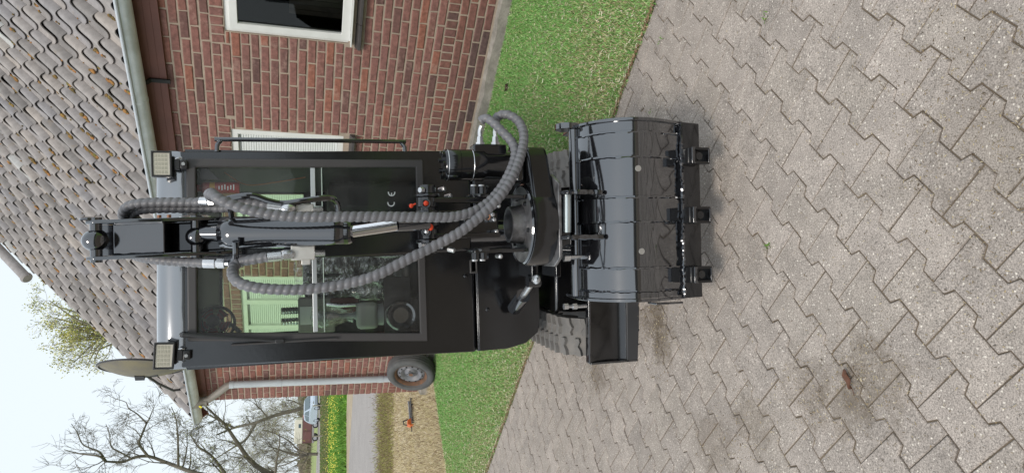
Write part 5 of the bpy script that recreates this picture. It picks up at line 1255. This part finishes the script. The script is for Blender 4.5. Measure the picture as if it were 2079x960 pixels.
for py in (318, 437, 557):
    xc = at_f(AM, 1405, py, ly - .03).x
    tt = MB(AY).bx(xc - .031, xc + .031, ly - .060, ly - .018, bpt(1412, ly - .04), bpt(1394, ly - .04)).build('tooth', M_th, bucket, .005)
    zA, zB = bpt(1411, ly - .055), bpt(1442, ly - .055)
    MB(AY).prism([(xc - .033, zA), (xc + .033, zA), (xc + .027, zB + .0), (xc - .027, zB + .0)], ly - .030, ly - .012, 'y').build('socket_back', M_th, tt, .002)
    for sx in (-1, 1): MB(AY).prism([(ly - .072, zA + .004), (ly - .030, zA + .004), (ly - .030, zB), (ly - .060, zB)], xc + sx * .0265 - .005, xc + sx * .0265 + .005, 'x').build('socket_cheek', M_th, tt, .002)
    MB(AY).prism([(xc - .026, zB), (xc + .026, zB), (xc + .026, zB + .007), (xc - .026, zB + .007)], ly - .062, ly - .030, 'y').build('socket_lip', M_pb, tt, .001)
    MB(AY).cyl((xc, ly - .046, (zA + zB) / 2 + .004), (xc, ly - .03, (zA + zB) / 2 + .004), .015, seg=14).build('socket_pin', M_pm, tt)
    MB(AY).prism([(xc - .031, bpt(1403, ly - .06)), (xc + .031, bpt(1403, ly - .06)), (xc + .031, zA + .003), (xc + .02, zA + .008), (xc - .02, zA + .008), (xc - .031, zA + .003)], ly - .076, ly - .060, 'y').build('adapter_lip', M_pb, tt, .002)
for (px, py) in ((1295, 342), (1302, 510)):
    q = at_f(AM, px, py, -1.118); MB(AY).cyl((q.x, -1.095, q.z), (q.x, -1.1215, q.z - .001), .0115, seg=18).build('plug', mat('bare_plug', (.36, .35, .33), .5, .3) if py == 342 else bpy.data.materials['bare_plug'], bucket)
sc = at_f(AM, 1345, 612, -1.02)
MB(AY).bx(sc.x - .008, sc.x, -1.06, -.99, sc.z - .07, sc.z + .05).build('side_cutter', M_bk, bucket, .003)

# ---- hydraulic hoses: spiral-wrapped
def hose(pts, r=.0178, name='hose', step=.0030, pit=.0235, ph=0.0):
    P = spline(pts, step); acc = 0; rr = []
    for i, p in enumerate(P):
        if i: acc += (P[i] - P[i - 1]).length
        def f(th, a=acc): 
            u = abs(math.sin(math.pi * (a / pit) + th / 2 + ph)); return r * (.68 + .35 * u ** .35)
        rr.append(f)
    return MB(AY).tube(P, rr, 12).build(name, M_hose, EXC, smooth=70)
D = lambda L_: [ar(x, y, d) for x, y, d in L_]
fz1 = ar(1010, 262, -.87); fz0 = ar(978, 262, -.87)
hose(D([(545, 521, -1.02), (510, 527, -1.0), (486, 532, -.98), (473, 545, -1.0), (474, 562, -1.05), (490, 576, -1.08), (530, 585, -1.1), (600, 588, -1.12), (660, 583, -1.13), (720, 572, -1.14), (770, 556, -1.15), (820, 530, -1.15), (880, 500, -1.15), (935, 470, -1.15), (985, 430, -1.14), (1020, 392, -1.12), (1045, 350, -1.08), (1060, 305, -1.02), (1063, 272, -.97), (1052, 246, -.92), (1030, 233, -.89), (1012, 236, -.87), (1006, 246, -.868)]))
hose(D([(560, 417, -1.0), (520, 412, -.99), (470, 410, -.98), (440, 404, -.99), (426, 396, -1.02), (430, 393, -1.06), (445, 404, -1.09), (480, 419, -1.10), (530, 432, -1.11), (600, 440, -1.12), (700, 440, -1.13), (790, 440, -1.13), (870, 441, -1.13), (920, 440, -1.12), (960, 430, -1.11), (990, 412, -1.09), (1015, 385, -1.06), (1035, 350, -1.03), (1046, 315, -.99), (1040, 290, -.96), (1020, 268, -.93), (1000, 248, -.90), (985, 240, -.88), (977, 246, -.868)]), ph=1.0)
hose(D([(283, 470, -.70), (262, 455, -.72), (250, 440, -.78), (254, 424, -.83), (275, 414, -.86), (320, 411, -.88), (380, 411, -.90), (412, 410, -.92)]), .0165, ph=.4)
hose(D([(300, 470, -.70), (283, 452, -.72), (272, 440, -.76), (275, 430, -.80), (295, 425, -.83), (340, 423, -.85), (420, 423, -.88), (480, 421, -.92), (545, 417, -.97)]), .0165, ph=.9)
hose(D([(262, 500, -.70), (272, 517, -.74), (300, 525, -.82), (350, 530, -.88), (400, 533, -.92), (418, 534, -.93)]), .0165, ph=.2)
hose(D([(418, 528, -.80), (460, 527, -.86), (500, 525, -.94), (550, 520, -1.0)]), .0165, ph=.7)
def sleeve(p0, p1, r=.0165, nut=True):
    a, b_ = ar(*p0), ar(*p1); d = (b_ - a).normalized(); L_ = (b_ - a).length
    s_ = MB(AY).lathe(a, d, [(.0, 0), (r, 0), (r * 1.02, L_ * .55), (r * .8, L_ * .6), (r * .8, L_ * .64)], 16).build('hose_fitting', M_stl, EXC, smooth=30)
    if nut: MB(AY).cyl(a + d * L_ * .64, b_, r * 1.05, r * .98, seg=6).build('nut', M_stl, s_)
sleeve((408, 409, -.92), (437, 409, -.94)); sleeve((413, 534, -.93), (456, 535, -.94))
sleeve((543, 418, -1.0), (600, 424, -1.0)); sleeve((543, 522, -1.02), (594, 517, -1.02)); 
def block(px0, px1, py0, py1, d, bolt):
    a, b_ = ar(px0, py0, d), ar(px1, py1, d); bl = MB(AY).bx(min(a.x, b_.x), max(a.x, b_.x), d, d + .05, min(a.z, b_.z), max(a.z, b_.z)).build('valve_block', M_blk, EXC, .003)
    for (u, v, w) in bolt:
        q = ar(u, v, d - .004); MB(AY).cyl(q + Vector((0, .012, 0)), q + Vector((0, .012, -.032)), .011, .010, seg=6).build('plug_nut', M_stl, bl)
    return bl
block(590, 640, 498, 527, -1.02, [(640, 514, 0)]); block(598, 637, 414, 430, -1.0, [(636, 424, 0)])
q = ar(621, 531, -1.02); MB(AY).box(q + Vector((0, .02, 0)), (.022, .03, .03)).build('block_stub', M_blk, EXC, .003)
for (px, py) in ((585, 424), (583, 516)):
    q = ar(px, py, -1.018); MB(AY).ball(q, .017, 12, 8, (1, 1, 1.6)).build('swivel_elbow', M_stl, EXC)
# hard pipes
MB(AY).tube(spline(D([(452, 406, -1.0), (485, 399, -1.01), (515, 398, -1.01), (545, 408, -1.01), (575, 413, -1.01), (620, 407, -1.01), (660, 402, -1.0), (676, 404, -.99), (684, 414, -.97), (686, 428, -.95)]), .008), .0105, 10).build('hard_pipe', M_pb, EXC)
MB(AY).tube(spline(D([(478, 490, -1.02), (479, 512, -1.0), (477, 526, -.97), (468, 534, -.95), (452, 535, -.94)]), .008), .0105, 10).build('hard_pipe', M_pb, EXC)
MB(AY).tube(D([(468, 425, -.98), (470, 440, -.96)]), .009, 8).tube(D([(475, 445, -.95), (480, 490, -.95)]), .010, 8).build('pipe_stay', M_pb, EXC)
b = MB(AY)
for k in range(17):
    a = 2 * math.pi * k / 16; q = ar(982, 429, -1.10); b.v.append(tuple(AY @ (q + Vector((.030 * math.cos(a) + .012 * math.sin(a), .022 * math.sin(a), .012 * math.cos(a) - .010 * math.sin(a))))))
pts = [Vector(v) for v in b.v]; MB().tube(pts, .0026, 6).build('cable_tie', M_hose, EXC)

# only what stands is named; nothing else follows
